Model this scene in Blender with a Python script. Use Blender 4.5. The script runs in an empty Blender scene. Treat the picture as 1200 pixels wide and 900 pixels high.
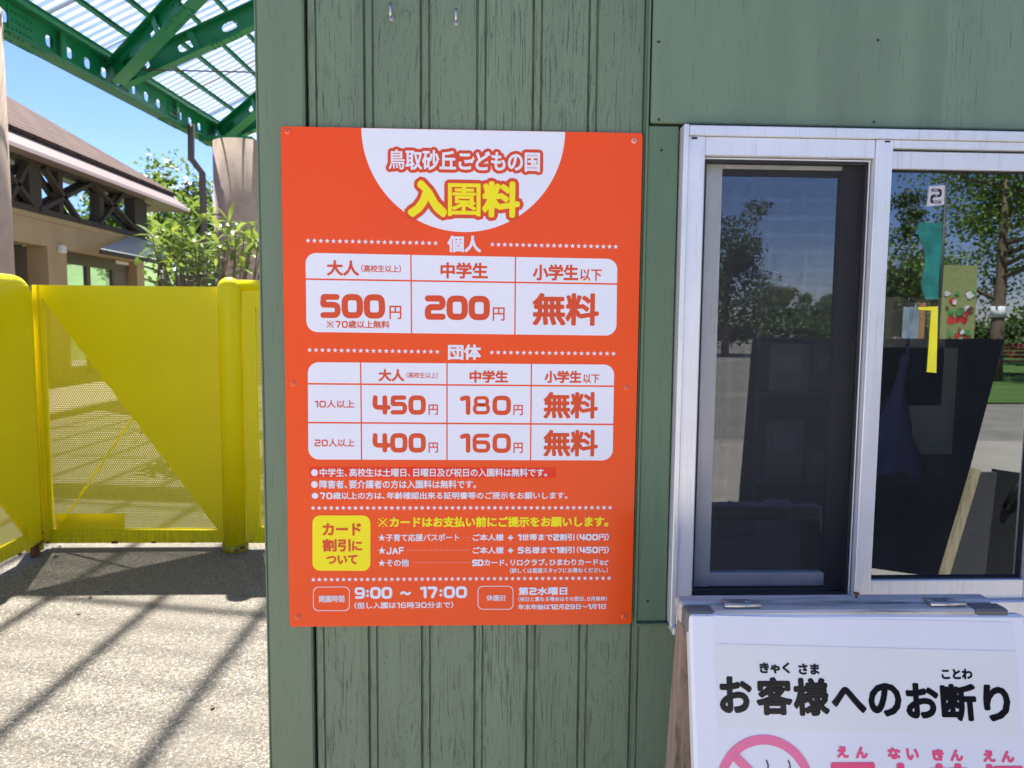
import bpy, math, random
from mathutils import Vector, Matrix
random.seed(7)
R = math.radians
SC = bpy.context.scene
COL = SC.collection

# ------------------------------------------------------------------ camera
F_PX = 850.0                       # focal length in pixels of a 1200 x 900 frame
YAW, PITCH, ROLL = 0.0405, 0.0845, 0.0085
EYE = Vector((0.3307, -1.2252, 1.5))
fwd = Vector((math.sin(YAW), math.cos(YAW), 0)); rgt = Vector((math.cos(YAW), -math.sin(YAW), 0)); up0 = Vector((0, 0, 1))
f2 = math.cos(PITCH)*fwd - math.sin(PITCH)*up0
u2 = math.sin(PITCH)*fwd + math.cos(PITCH)*up0
r3 = math.cos(ROLL)*rgt + math.sin(ROLL)*u2
u3 = -math.sin(ROLL)*rgt + math.cos(ROLL)*u2
cam = bpy.data.cameras.new('camera'); camo = bpy.data.objects.new('camera', cam); COL.objects.link(camo)
M = Matrix((r3, u3, -f2)).transposed().to_4x4(); M.translation = EYE
camo.matrix_world = M
cam.sensor_fit = 'HORIZONTAL'; cam.sensor_width = 36.0; cam.lens = F_PX/1200*36
cam.clip_start = 0.02; cam.clip_end = 3000
cam.dof.use_dof = True; cam.dof.focus_distance = 1.25; cam.dof.aperture_fstop = 10
SC.camera = camo

# ------------------------------------------------------------------ sky and sun
SUN_EL, SUN_AZ = R(63), R(-20)     # azimuth from +Y towards +X
w = bpy.data.worlds.new('World'); SC.world = w; w.use_nodes = True
wn = w.node_tree; bg = wn.nodes['Background']
sky = wn.nodes.new('ShaderNodeTexSky'); sky.sky_type = 'NISHITA'; sky.sun_disc = False
sky.sun_elevation = SUN_EL; sky.sun_rotation = SUN_AZ; sky.air_density = 1.0; sky.dust_density = 0.15; sky.ozone_density = 3.0; sky.altitude = 800
hs = wn.nodes.new('ShaderNodeHueSaturation'); hs.inputs['Saturation'].default_value = 1.12
tnt = wn.nodes.new('ShaderNodeMix'); tnt.data_type = 'RGBA'; tnt.blend_type = 'MULTIPLY'; tnt.inputs[0].default_value = 1; tnt.inputs[7].default_value = (.92, .84, 1.0, 1)
wn.links.new(sky.outputs[0], tnt.inputs[6]); wn.links.new(tnt.outputs[2], hs.inputs['Color'])
tcw = wn.nodes.new('ShaderNodeTexCoord'); nzw = wn.nodes.new('ShaderNodeTexNoise'); nzw.inputs['Scale'].default_value = 3.2; nzw.inputs['Detail'].default_value = 7
mpw = wn.nodes.new('ShaderNodeMapping'); mpw.inputs['Scale'].default_value = (1, 1, 3.5); wn.links.new(tcw.outputs['Generated'], mpw.inputs[0]); wn.links.new(mpw.outputs[0], nzw.inputs['Vector'])
rmw = wn.nodes.new('ShaderNodeMapRange'); rmw.inputs[1].default_value = .56; rmw.inputs[2].default_value = .80; rmw.inputs[4].default_value = .55; wn.links.new(nzw.outputs['Fac'], rmw.inputs[0])
mxw = wn.nodes.new('ShaderNodeMix'); mxw.data_type = 'RGBA'; wn.links.new(rmw.outputs[0], mxw.inputs[0]); wn.links.new(hs.outputs[0], mxw.inputs[6]); mxw.inputs[7].default_value = (6.5, 6.8, 7.2, 1)   # thin white clouds
wn.links.new(mxw.outputs[2], bg.inputs[0]); bg.inputs[1].default_value = 0.06
sl = bpy.data.lights.new('sun', 'SUN'); sl.energy = 5.0; sl.angle = R(0.53); sl.color = (1.0, 0.95, 0.86)
so = bpy.data.objects.new('sun', sl); COL.objects.link(so)
sdir = Vector((math.sin(SUN_AZ)*math.cos(SUN_EL), math.cos(SUN_AZ)*math.cos(SUN_EL), math.sin(SUN_EL)))
so.rotation_euler = sdir.to_track_quat('Z', 'Y').to_euler(); so.location = (0, 0, 30)
SC.view_settings.view_transform = 'Standard'; SC.view_settings.look = 'None'
SC.view_settings.exposure = 2.0; SC.view_settings.gamma = 1.0
SC.view_settings.use_curve_mapping = False
SC.render.engine = 'CYCLES'
SC.cycles.max_bounces = 10; SC.cycles.transparent_max_bounces = 24
SC.cycles.use_denoising = True

# ------------------------------------------------------------------ pixel helpers (photo pixels -> points on real planes)
def ray(px, py): return ((px-600)/F_PX*r3 - (py-450)/F_PX*u3 + f2)
def onY(px, py, y):
    d = ray(px, py); t = (y-EYE.y)/d.y; return EYE + t*d
def onX(px, py, x):
    d = ray(px, py); t = (x-EYE.x)/d.x; return EYE + t*d
def onZ(px, py, z):
    d = ray(px, py); t = (z-EYE.z)/d.z; return EYE + t*d
YG = 0.03                          # plane of the window glass, for things seen mirrored in it
def mirr(px, py, yv):              # the real point whose mirror image shows at that pixel
    p = onY(px, py, yv); return Vector((p.x, 2*YG-yv, p.z))

# ------------------------------------------------------------------ object helpers
def tag(o, label=None, cat=None, group=None, kind=None):
    if label: o['label'] = label
    if cat: o['category'] = cat
    if group: o['group'] = group
    if kind: o['kind'] = kind
    return o
def empty(name, loc=(0, 0, 0), rz=0, label=None, cat=None, group=None):
    o = bpy.data.objects.new(name, None); COL.objects.link(o); o.location = loc; o.rotation_euler = (0, 0, rz)
    o.empty_display_size = 0.1
    return tag(o, label, cat, group)
class MB:
    def __init__(s): s.v = []; s.f = []; s.sm = []
    def add(s, vs, fs, smooth=False):
        b = len(s.v); s.v += [tuple(v) for v in vs]; s.f += [tuple(i+b for i in f) for f in fs]; s.sm += [smooth]*len(fs); return s
    def box(s, x0, x1, y0, y1, z0, z1, bev=0):
        if bev <= 0:
            vs = [(x, y, z) for x in (x0, x1) for y in (y0, y1) for z in (z0, z1)]
            return s.add(vs, [(0, 1, 3, 2), (4, 6, 7, 5), (0, 4, 5, 1), (2, 3, 7, 6), (0, 2, 6, 4), (1, 5, 7, 3)])
        b = min(bev, abs(x1-x0)/2.01, abs(y1-y0)/2.01, abs(z1-z0)/2.01)
        X = (x0, x1); Y = (y0, y1); Z = (z0, z1); vs = []; idx = {}
        sg = lambda k: 1 if k == 0 else -1
        for i in (0, 1):
            for j in (0, 1):
                for k in (0, 1):
                    for a in range(3):
                        p = [X[i]+sg(i)*b, Y[j]+sg(j)*b, Z[k]+sg(k)*b]
                        p[a] = (X[i], Y[j], Z[k])[a]
                        idx[(i, j, k, a)] = len(vs); vs.append(p)
        fs = []
        for i in (0, 1):
            fs.append([idx[(i, j, k, 0)] for j, k in ((0, 0), (0, 1), (1, 1), (1, 0))])
            fs.append([idx[(j, i, k, 1)] for j, k in ((0, 0), (0, 1), (1, 1), (1, 0))])
            fs.append([idx[(j, k, i, 2)] for j, k in ((0, 0), (0, 1), (1, 1), (1, 0))])
        for i in (0, 1):
            for j in (0, 1):
                fs.append([idx[(i, j, 0, 0)], idx[(i, j, 1, 0)], idx[(i, j, 1, 1)], idx[(i, j, 0, 1)]])
                fs.append([idx[(i, 0, j, 0)], idx[(i, 1, j, 0)], idx[(i, 1, j, 2)], idx[(i, 0, j, 2)]])
                fs.append([idx[(0, i, j, 1)], idx[(1, i, j, 1)], idx[(1, i, j, 2)], idx[(0, i, j, 2)]])
                for k in (0, 1): fs.append([idx[(i, j, k, 0)], idx[(i, j, k, 1)], idx[(i, j, k, 2)]])
        return s.add(vs, fs)
    def bar(s, p, q, wd, ht, upv=(0, 0, 1)):       # box beam between two points
        p = Vector(p); q = Vector(q); d = (q-p).normalized(); a = d.cross(Vector(upv))
        if a.length < 1e-4: a = d.cross(Vector((1, 0, 0)))
        a.normalize(); b = a.cross(d).normalized()
        vs = []
        for e in (p, q):
            for i, j in ((-1, -1), (1, -1), (1, 1), (-1, 1)): vs.append(e + a*(i*wd/2) + b*(j*ht/2))
        return s.add(vs, [(3, 2, 1, 0), (4, 5, 6, 7), (0, 1, 5, 4), (1, 2, 6, 5), (2, 3, 7, 6), (3, 0, 4, 7)])
    def tube(s, pts, rad, n=10, cap=True):
        pts = [Vector(p) for p in pts]; m = len(pts)
        rr = rad if isinstance(rad, (list, tuple)) else [rad]*m
        vs = []; fs = []; a = None
        for i, p in enumerate(pts):
            d = (pts[min(i+1, m-1)] - pts[max(i-1, 0)]).normalized()
            if a is None: a = d.cross(Vector((0, 0, 1)) if abs(d.z) < .9 else Vector((1, 0, 0))).normalized()
            else: a = (a - d*a.dot(d)).normalized()
            b = d.cross(a)
            for k in range(n):
                t = 2*math.pi*k/n; vs.append(p + rr[i]*(math.cos(t)*a + math.sin(t)*b))
        for i in range(m-1):
            for k in range(n):
                fs.append((i*n+k, i*n+(k+1) % n, (i+1)*n+(k+1) % n, (i+1)*n+k))
        s.add(vs, fs, True)
        if cap:
            b0 = len(s.v)-m*n
            s.f += [tuple(b0+k for k in range(n))[::-1], tuple(b0+(m-1)*n+k for k in range(n))]; s.sm += [False, False]
        return s
    def prism(s, poly, y0, y1, axis='y'):         # polygon in (x,z) extruded in y (or in (y,z) along x)
        n = len(poly)
        mk = (lambda a, b, c: (a, c, b)) if axis == 'y' else (lambda a, b, c: (c, a, b))
        vs = [mk(a, b, y0) for a, b in poly] + [mk(a, b, y1) for a, b in poly]
        fs = [tuple(range(n)), tuple(range(2*n-1, n-1, -1))] + [(i, (i+1) % n, n+(i+1) % n, n+i) for i in range(n)]
        return s.add(vs, fs)
    def build(s, name, mat, parent=None, fix=True):
        me = bpy.data.meshes.new(name); me.from_pydata(s.v, [], s.f); me.update()
        if any(s.sm): me.polygons.foreach_set('use_smooth', s.sm)
        if fix:
            import bmesh
            bm = bmesh.new(); bm.from_mesh(me); bmesh.ops.recalc_face_normals(bm, faces=bm.faces); bm.to_mesh(me); bm.free()
        me.materials.append(mat)
        o = bpy.data.objects.new(name, me); COL.objects.link(o)
        if parent: o.parent = parent
        return o

# ------------------------------------------------------------------ materials
class NT:
    def __init__(s, name):
        s.m = bpy.data.materials.new(name); s.m.use_nodes = True; s.t = s.m.node_tree; s.b = s.t.nodes['Principled BSDF']; s.out = s.t.nodes['Material Output']
    def n(s, typ, **kw):
        x = s.t.nodes.new(typ)
        for k, v in kw.items():
            if k.startswith('i_'):
                key = k[2:]; x.inputs[int(key) if key.isdigit() else key.replace('_', ' ')].default_value = v
            else: setattr(x, k, v)
        return x
    def l(s, a, b): s.t.links.new(a, b)
    def math(s, op, a, b=None, c=None):
        x = s.n('ShaderNodeMath', operation=op)
        for i, v in enumerate((a, b, c)):
            if v is None: continue
            if isinstance(v, (int, float)): x.inputs[i].default_value = v
            else: s.l(v, x.inputs[i])
        return x.outputs[0]
    def coord(s, scale=(1, 1, 1), which='Object'):
        tc = s.n('ShaderNodeTexCoord'); mp = s.n('ShaderNodeMapping'); mp.inputs['Scale'].default_value = scale
        s.l(tc.outputs[which], mp.inputs[0]); return mp.outputs[0]
    def noise(s, vec, scale, detail=4, rough=.55, dist=0):
        x = s.n('ShaderNodeTexNoise'); x.inputs['Scale'].default_value = scale; x.inputs['Detail'].default_value = detail
        x.inputs['Roughness'].default_value = rough; x.inputs['Distortion'].default_value = dist
        if vec: s.l(vec, x.inputs['Vector'])
        return x.outputs['Fac']
    def ramp(s, fac, stops):
        x = s.n('ShaderNodeValToRGB'); e = x.color_ramp.elements
        while len(e) < len(stops): e.new(0.5)
        for k, (p, c) in enumerate(stops):
            e[k].position = p; e[k].color = c if len(c) == 4 else (*c, 1)
        s.l(fac, x.inputs[0]); return x.outputs[0]
    def mix(s, fac, a, b, blend='MIX'):
        x = s.n('ShaderNodeMix', data_type='RGBA', blend_type=blend)
        for i, v in ((0, fac), (6, a), (7, b)):
            if isinstance(v, (int, float)): x.inputs[i].default_value = v
            elif isinstance(v, tuple): x.inputs[i].default_value = v if len(v) == 4 else (*v, 1)
            else: s.l(v, x.inputs[i])
        return x.outputs[2]
    def bump(s, h, strength=.3, dist=.002):
        x = s.n('ShaderNodeBump'); x.inputs['Strength'].default_value = strength; x.inputs['Distance'].default_value = dist
        s.l(h, x.inputs['Height']); s.l(x.outputs[0], s.b.inputs['Normal']); return x
    def base(s, c):
        if isinstance(c, tuple): s.b.inputs['Base Color'].default_value = c if len(c) == 4 else (*c, 1)
        else: s.l(c, s.b.inputs['Base Color'])
def mat_plain(name, c, rough=.5, metal=0, var=.12, scale=12, bump=0, spec=.5):
    t = NT(name); v = t.coord()
    n = t.noise(v, scale, 5, .6)
    lo = tuple(x*(1-var) for x in c); hi = tuple(min(1, x*(1+var)) for x in c)
    t.base(t.ramp(n, [(.3, lo), (.7, hi)]))
    t.b.inputs['Roughness'].default_value = rough; t.b.inputs['Metallic'].default_value = metal
    t.b.inputs['Specular IOR Level'].default_value = spec
    if bump: t.bump(t.noise(v, scale*6, 4), bump, .003)
    return t.m
def mat_paintwood(name, c, grain=1.0, crack=1.0, plank=0.098, crackw=.05):
    t = NT(name)
    tc = t.n('ShaderNodeTexCoord'); sep = t.n('ShaderNodeSeparateXYZ'); t.l(tc.outputs['Object'], sep.inputs[0])
    pid = t.math('FLOOR', t.math('DIVIDE', sep.outputs[0], plank))
    wn_ = t.n('ShaderNodeTexWhiteNoise', noise_dimensions='1D'); t.l(pid, wn_.inputs['W'])
    off = t.math('MULTIPLY', wn_.outputs['Value'], 37.0)
    cmb = t.n('ShaderNodeCombineXYZ'); t.l(sep.outputs[0], cmb.inputs[0]); t.l(t.math('ADD', sep.outputs[1], off), cmb.inputs[1]); t.l(t.math('ADD', sep.outputs[2], off), cmb.inputs[2])
    def st(sx, sz):
        mp = t.n('ShaderNodeMapping'); mp.inputs['Scale'].default_value = (sx, 1, sz); t.l(cmb.outputs[0], mp.inputs[0]); return mp.outputs[0]
    big = t.noise(st(2.2, .35), 7, 2, .5, .4)                       # growth-ring field: contour lines make cathedral grain
    rings = t.math('FRACT', t.math('MULTIPLY', big, 17))
    ring = t.math('POWER', t.math('ABSOLUTE', t.math('SUBTRACT', t.math('MULTIPLY', rings, 2), 1)), 3.0)
    fine = t.noise(st(34, .9), 16, 4, .6)
    pores = t.noise(st(30, 6), 30, 3, .7)
    patch = t.noise(st(3, 1.0), 5, 3, .6)
    # weathered hairline cracks: where fine grain dips, mostly inside patches and along the rings
    thr = t.math('ADD', t.math('MULTIPLY', t.math('MULTIPLY', patch, t.math('ADD', .45, t.math('MULTIPLY', wn_.outputs['Value'], .9))), .17*crack), t.math('MULTIPLY', ring, .05*grain))
    mr = t.n('ShaderNodeMapRange'); mr.inputs[1].default_value = .205-.03*crack; mr.inputs[2].default_value = .27-.03*crack
    t.l(t.math('ADD', thr, t.math('SUBTRACT', .5, fine)), mr.inputs[0])
    crk = mr.outputs[0]
    mr2 = t.n('ShaderNodeMapRange'); mr2.inputs[1].default_value = .56; mr2.inputs[2].default_value = .66; t.l(pores, mr2.inputs[0])
    sp = t.math('MULTIPLY', t.math('MULTIPLY', mr2.outputs[0], t.math('ADD', ring, .12)), t.math('MULTIPLY', patch, 2.0*grain))
    dark = t.math('MINIMUM', t.math('ADD', t.math('MULTIPLY', crk, .75), sp), 1.0)
    tone = t.noise(st(4, .5), 3, 4, .6)
    pv = t.math('MULTIPLY', wn_.outputs['Value'], .5)
    cA = t.ramp(t.math('ADD', t.math('MULTIPLY', tone, .7), t.math('MULTIPLY', pv, .5)),
                [(.25, tuple(x*.82 for x in c)), (.75, tuple(x*1.16 for x in c))])
    t.base(t.mix(dark, cA, tuple(x*.32 for x in c)))
    t.b.inputs['Roughness'].default_value = .5
    h = t.math('SUBTRACT', t.math('ADD', t.math('MULTIPLY', ring, -.25), t.math('MULTIPLY', fine, .9)), dark)
    t.bump(h, .5, .0012)
    return t.m
def mat_oldwood(name, c, dark, axis='x', rough=.75, fac=1):
    t = NT(name); sc = {'x': (2, 40, 40), 'z': (40, 40, 2), 'y': (40, 2, 40)}[axis]
    v = t.coord(sc); n = t.noise(v, 2.2, 6, .7, .3); n2 = t.noise(t.coord(), 9, 3)
    t.base(t.ramp(t.math('ADD', t.math('MULTIPLY', n, .8), t.math('MULTIPLY', n2, .2)), [(.34, dark), (.5, c), (.72, tuple(min(1, x*1.25) for x in c))]))
    t.b.inputs['Roughness'].default_value = rough; t.bump(n, .5, .002)
    return t.m
def mat_alu(name, c=(.78, .79, .83), rough=.32):
    t = NT(name); n = t.noise(t.coord((90, 90, 1.5)), 3, 3); d = t.noise(t.coord(), 7, 5, .65)
    st_ = t.noise(t.coord((60, 60, 4)), 1.6, 5, .7)
    cc = t.ramp(d, [(.3, tuple(x*.88 for x in c)), (.62, c)])
    t.base(t.mix(t.ramp(st_, [(.54, (0, 0, 0)), (.74, (.45, .45, .45))]), cc, (.40, .37, .32)))     # rain grime
    t.b.inputs['Metallic'].default_value = .35
    t.l(t.ramp(n, [(.3, (rough-.05,)*3), (.7, (rough+.08,)*3)]), t.b.inputs['Roughness'])
    return t.m
def mat_print(name, c, rough=.3, c2=None):
    t = NT(name); n = t.noise(t.coord(), 6, 4)
    t.base(t.ramp(n, [(.35, tuple(x*.97 for x in c)), (.65, c)]))
    t.b.inputs['Roughness'].default_value = rough
    t.b.inputs['Specular IOR Level'].default_value = .28
    return t.m
def mat_glass(name, ior=1.6, tint=(.93, .96, .97)):
    t = NT(name); t.t.nodes.remove(t.b)
    fr = t.n('ShaderNodeFresnel'); fr.inputs[0].default_value = ior
    tr = t.n('ShaderNodeBsdfTransparent'); tr.inputs[0].default_value = (*tint, 1)
    gl = t.n('ShaderNodeBsdfGlossy'); gl.inputs['Roughness'].default_value = 0.0; gl.inputs[0].default_value = (.84, .92, 1, 1)
    geo = t.n('ShaderNodeNewGeometry'); fac = t.math('MINIMUM', t.math('MULTIPLY', t.math('MULTIPLY', fr.outputs[0], 2.9), t.math('SUBTRACT', 1, geo.outputs['Backfacing'])), 1)   # both faces of the pane counted at the front one
    mx = t.n('ShaderNodeMixShader'); t.l(fac, mx.inputs[0]); t.l(tr.outputs[0], mx.inputs[1]); t.l(gl.outputs[0], mx.inputs[2])
    t.l(mx.outputs[0], t.out.inputs[0]); return t.m
def mat_leaf(name, cols, rough=.45, trans=.35):
    t = NT(name)
    g = t.n('ShaderNodeNewGeometry'); st = [(i/(len(cols)-1), c) for i, c in enumerate(cols)]
    c = t.ramp(g.outputs['Random Per Island'], st); t.l(c, t.b.inputs['Base Color'])
    t.b.inputs['Roughness'].default_value = rough
    tl = t.n('ShaderNodeBsdfTranslucent'); t.l(t.mix(.5, c, (.35, .45, .05)), tl.inputs[0])
    mx = t.n('ShaderNodeMixShader'); mx.inputs[0].default_value = trans
    t.l(t.b.outputs[0], mx.inputs[1]); t.l(tl.outputs[0], mx.inputs[2]); t.l(mx.outputs[0], t.out.inputs[0]); return t.m
def mat_holes(name, c, pitch=.0145, rad=.0031, rough=.35):           # perforated sheet: hexagonal rows of round holes
    t = NT(name); tc = t.n('ShaderNodeTexCoord'); sep = t.n('ShaderNodeSeparateXYZ'); t.l(tc.outputs['Object'], sep.inputs[0])
    s3 = math.sqrt(3)
    def dist(o):
        a = t.math('MULTIPLY', t.math('SUBTRACT', t.math('FRACT', t.math('ADD', t.math('DIVIDE', sep.outputs[0], pitch), o+100)), .5), pitch)
        b = t.math('MULTIPLY', t.math('SUBTRACT', t.math('FRACT', t.math('ADD', t.math('DIVIDE', sep.outputs[2], pitch*s3), o+100)), .5), pitch*s3)
        return t.math('SQRT', t.math('ADD', t.math('MULTIPLY', a, a), t.math('MULTIPLY', b, b)))
    hole = t.math('LESS_THAN', t.math('MINIMUM', dist(0), dist(.5)), rad)
    t.base(c); t.b.inputs['Roughness'].default_value = rough
    tr = t.n('ShaderNodeBsdfTransparent'); mx = t.n('ShaderNodeMixShader')
    t.l(hole, mx.inputs[0]); t.l(t.b.outputs[0], mx.inputs[1]); t.l(tr.outputs[0], mx.inputs[2]); t.l(mx.outputs[0], t.out.inputs[0]); return t.m
def mat_screen(name, pitch=.0016, wire=.00022):
    t = NT(name); tc = t.n('ShaderNodeTexCoord'); sep = t.n('ShaderNodeSeparateXYZ'); t.l(tc.outputs['Object'], sep.inputs[0])
    wob = t.math('MULTIPLY', t.math('SUBTRACT', t.noise(tc.outputs['Object'], 7, 1, .4), .5), .0022)
    def line(o): return t.math('LESS_THAN', t.math('FRACT', t.math('DIVIDE', t.math('ADD', t.math('ADD', o, 50), wob), pitch)), wire/pitch)
    lf = t.math('MAXIMUM', line(sep.outputs[0]), line(sep.outputs[2]))
    t.base((.06, .062, .07)); t.b.inputs['Roughness'].default_value = .6
    tr = t.n('ShaderNodeBsdfTransparent'); mx = t.n('ShaderNodeMixShader')
    t.l(lf, mx.inputs[0]); t.l(tr.outputs[0], mx.inputs[1]); t.l(t.b.outputs[0], mx.inputs[2]); t.l(mx.outputs[0], t.out.inputs[0]); return t.m
def mat_roofsheet(name):
    t = NT(name); t.t.nodes.remove(t.b)
    tr = t.n('ShaderNodeBsdfTransparent'); tr.inputs[0].default_value = (.66, .70, .74, 1)
    tl = t.n('ShaderNodeBsdfTranslucent'); tl.inputs[0].default_value = (.60, .66, .72, 1)
    df = t.n('ShaderNodeBsdfGlossy'); df.inputs['Roughness'].default_value = .15; df.inputs[0].default_value = (.8, .8, .8, 1)
    d = t.noise(t.coord((.4, 3, .4)), 2, 5, .6)
    tc = t.n('ShaderNodeTexCoord'); sep = t.n('ShaderNodeSeparateXYZ'); t.l(tc.outputs['Object'], sep.inputs[0])
    wv = t.math('POWER', t.math('ABSOLUTE', t.math('SINE', t.math('MULTIPLY', sep.outputs[1], math.pi/.26))), 6)   # bright light streaks of the corrugation put into every second wave
    fac = t.math('ADD', t.math('MULTIPLY', d, .10), t.math('ADD', t.math('MULTIPLY', wv, .22), .02))
    m1 = t.n('ShaderNodeMixShader'); t.l(fac, m1.inputs[0]); t.l(tr.outputs[0], m1.inputs[1]); t.l(tl.outputs[0], m1.inputs[2])
    m2 = t.n('ShaderNodeMixShader'); m2.inputs[0].default_value = .06; t.l(m1.outputs[0], m2.inputs[1]); t.l(df.outputs[0], m2.inputs[2])
    t.l(m2.outputs[0], t.out.inputs[0]); return t.m
def mat_aggregate(name):
    t = NT(name); v = t.coord()
    vo = t.n('ShaderNodeTexVoronoi', feature='F1'); vo.inputs['Scale'].default_value = 115; t.l(v, vo.inputs['Vector'])
    vo2 = t.n('ShaderNodeTexVoronoi', feature='F1'); vo2.inputs['Scale'].default_value = 240; t.l(v, vo2.inputs['Vector'])
    sep = t.n('ShaderNodeSeparateColor'); t.l(vo.outputs['Color'], sep.inputs[0])
    sep2 = t.n('ShaderNodeSeparateColor'); t.l(vo2.outputs['Color'], sep2.inputs[0])
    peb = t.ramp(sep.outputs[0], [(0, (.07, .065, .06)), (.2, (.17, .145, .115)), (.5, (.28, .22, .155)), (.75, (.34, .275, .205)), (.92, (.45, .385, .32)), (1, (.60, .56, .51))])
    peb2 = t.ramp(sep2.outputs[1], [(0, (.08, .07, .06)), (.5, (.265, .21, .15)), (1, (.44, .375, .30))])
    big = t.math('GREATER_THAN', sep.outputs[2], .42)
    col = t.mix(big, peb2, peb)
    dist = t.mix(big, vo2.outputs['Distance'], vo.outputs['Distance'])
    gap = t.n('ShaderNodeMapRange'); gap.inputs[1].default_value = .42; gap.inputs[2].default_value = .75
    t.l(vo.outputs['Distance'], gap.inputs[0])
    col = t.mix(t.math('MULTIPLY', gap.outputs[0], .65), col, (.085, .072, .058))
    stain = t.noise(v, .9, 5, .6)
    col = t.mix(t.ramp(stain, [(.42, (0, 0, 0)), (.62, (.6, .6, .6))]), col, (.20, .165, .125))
    t.base(col); t.b.inputs['Roughness'].default_value = .75
    t.bump(t.math('SUBTRACT', 1, vo.outputs['Distance']), .8, .004)
    return t.m
def mat_ground(name, a, b, scale=2.5, fine=60, bump=.5):
    t = NT(name); v = t.coord(); n = t.noise(v, scale, 6, .6); f = t.noise(v, fine, 4, .7)
    t.base(t.ramp(t.math('ADD', t.math('MULTIPLY', n, .5), t.math('MULTIPLY', f, .5)), [(.35, a), (.65, b)]))
    t.b.inputs['Roughness'].default_value = .9; t.bump(f, bump, .02); return t.m

GREEN = (.158, .222, .138)
M_plank = mat_paintwood('green_paint_planks', GREEN, 1.1, .9)
M_header = mat_paintwood('green_paint_header', (.158, .236, .154), .35, .65, plank=5)
M_casing = mat_paintwood('green_paint_casing', (.118, .198, .115), .3, .25, plank=5)
M_alu = mat_alu('anodised_aluminium'); M_alud = mat_alu('dull_aluminium', (.66, .67, .69), .4)
M_rubber = mat_plain('black_rubber', (.012, .012, .014), .6)
M_glass = mat_glass('window_glass', 1.72); M_screen = mat_screen('insect_mesh')
M_inside = mat_plain('booth_interior', (.09, .085, .085), .8)
M_beige = mat_plain('beige_board', (.36, .31, .22), .7)
M_orange = mat_print('orange_print', (.88, .086, .011), .22); M_orange.node_tree.nodes['Principled BSDF'].inputs['Specular IOR Level'].default_value = .25
M_white = mat_print('white_print', (.80, .82, .90), .28)
M_ored = mat_print('red_orange_ink', (.70, .075, .02), .28)
M_hilite = mat_print('vermilion_strip', (.80, .03, .008), .28)
M_yellowp = mat_print('yellow_print', (.92, .80, .01), .28)
M_lilac = mat_print('white_ink', (.78, .80, .88), .28)
M_steel = mat_plain('steel', (.55, .53, .5), .35, .9)
def yellow_enamel():
    t = NT('yellow_enamel'); v = t.coord(); n = t.noise(v, 2.5, 4, .6)
    c = t.ramp(n, [(.3, (.93, .75, .003)), (.7, (.98, .80, .003))])
    tc = t.n('ShaderNodeTexCoord'); sep = t.n('ShaderNodeSeparateXYZ'); t.l(tc.outputs['Object'], sep.inputs[0])
    scr = t.noise(t.coord((9, 9, 2.2)), 9, 6, .75)
    c = t.mix(t.ramp(scr, [(.66, (0, 0, 0)), (.74, (.35, .35, .35))]), c, (.62, .45, .02))            # faint scuffs
    low = t.n('ShaderNodeMapRange'); low.inputs[1].default_value = .30; low.inputs[2].default_value = .03; t.l(sep.outputs[2], low.inputs[0])
    drip = t.noise(t.coord((30, 30, 3)), 2.5, 5, .7)
    c = t.mix(t.math('MULTIPLY', low.outputs[0], t.ramp(drip, [(.45, (0, 0, 0)), (.75, (.8, .8, .8))])), c, (.38, .27, .05))   # splash dirt
    chip = t.noise(v, 42, 3, .5); cl = t.n('ShaderNodeMapRange'); cl.inputs[1].default_value = .16; cl.inputs[2].default_value = .03; t.l(sep.outputs[2], cl.inputs[0])
    th = t.math('SUBTRACT', .80, t.math('MULTIPLY', cl.outputs[0], .17))
    c = t.mix(t.math('GREATER_THAN', chip, th), c, (.13, .05, .02))                                 # rusty chips
    t.base(c); t.b.inputs['Roughness'].default_value = .38; t.b.inputs['Specular IOR Level'].default_value = .25
    t.bump(t.noise(v, 5, 3), .06, .01); return t.m
M_yellow = yellow_enamel()
M_holes = mat_holes('perforated_yellow', (.97, .79, .003))
M_rust = mat_plain('rust', (.16, .06, .02), .9, 0, .4, 30)
M_agg = mat_aggregate('exposed_aggregate')
M_lawn = mat_ground('lawn', (.035, .075, .012), (.10, .19, .03), 1.2, 40)
M_gravel = mat_ground('gravel', (.15, .135, .115), (.29, .265, .225), 1.5, 90)
M_green = mat_plain('green_steel_paint', (.006, .20, .078), .35, 0, .12, 2)
M_sheet = mat_roofsheet('clear_corrugated_sheet')
M_conc = mat_plain('beige_concrete', (.50, .36, .28), .85, 0, .1, 5, .25)
M_wallb = mat_plain('tan_render', (.42, .30, .17), .85, 0, .08, 2, .2)
M_timber = mat_oldwood('dark_timber', (.05, .035, .026), (.02, .014, .011), 'y')
M_fascia = mat_plain('fascia_metal', (.27, .20, .18), .5, 0, .05, 2)
M_bronze = mat_plain('bronze_metal', (.12, .095, .08), .45)
M_bark = mat_oldwood('bark', (.16, .115, .08), (.05, .035, .025), 'z', .9)
M_leafS = mat_leaf('shrub_leaves', [(.06, .12, .03), (.10, .19, .035), (.22, .30, .05), (.42, .46, .07), (.15, .22, .08)], .28, .4)
M_leafA = mat_leaf('tree_leaves', [(.025, .06, .012), (.05, .11, .02), (.09, .16, .03)], .5, .3)
M_leafB = mat_leaf('bright_tree_leaves', [(.08, .15, .025), (.13, .23, .04), (.21, .30, .07)], .5, .35)
M_leafC = mat_leaf('conifer_leaves', [(.012, .03, .01), (.022, .05, .015), (.035, .07, .02)], .6, .15)

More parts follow.
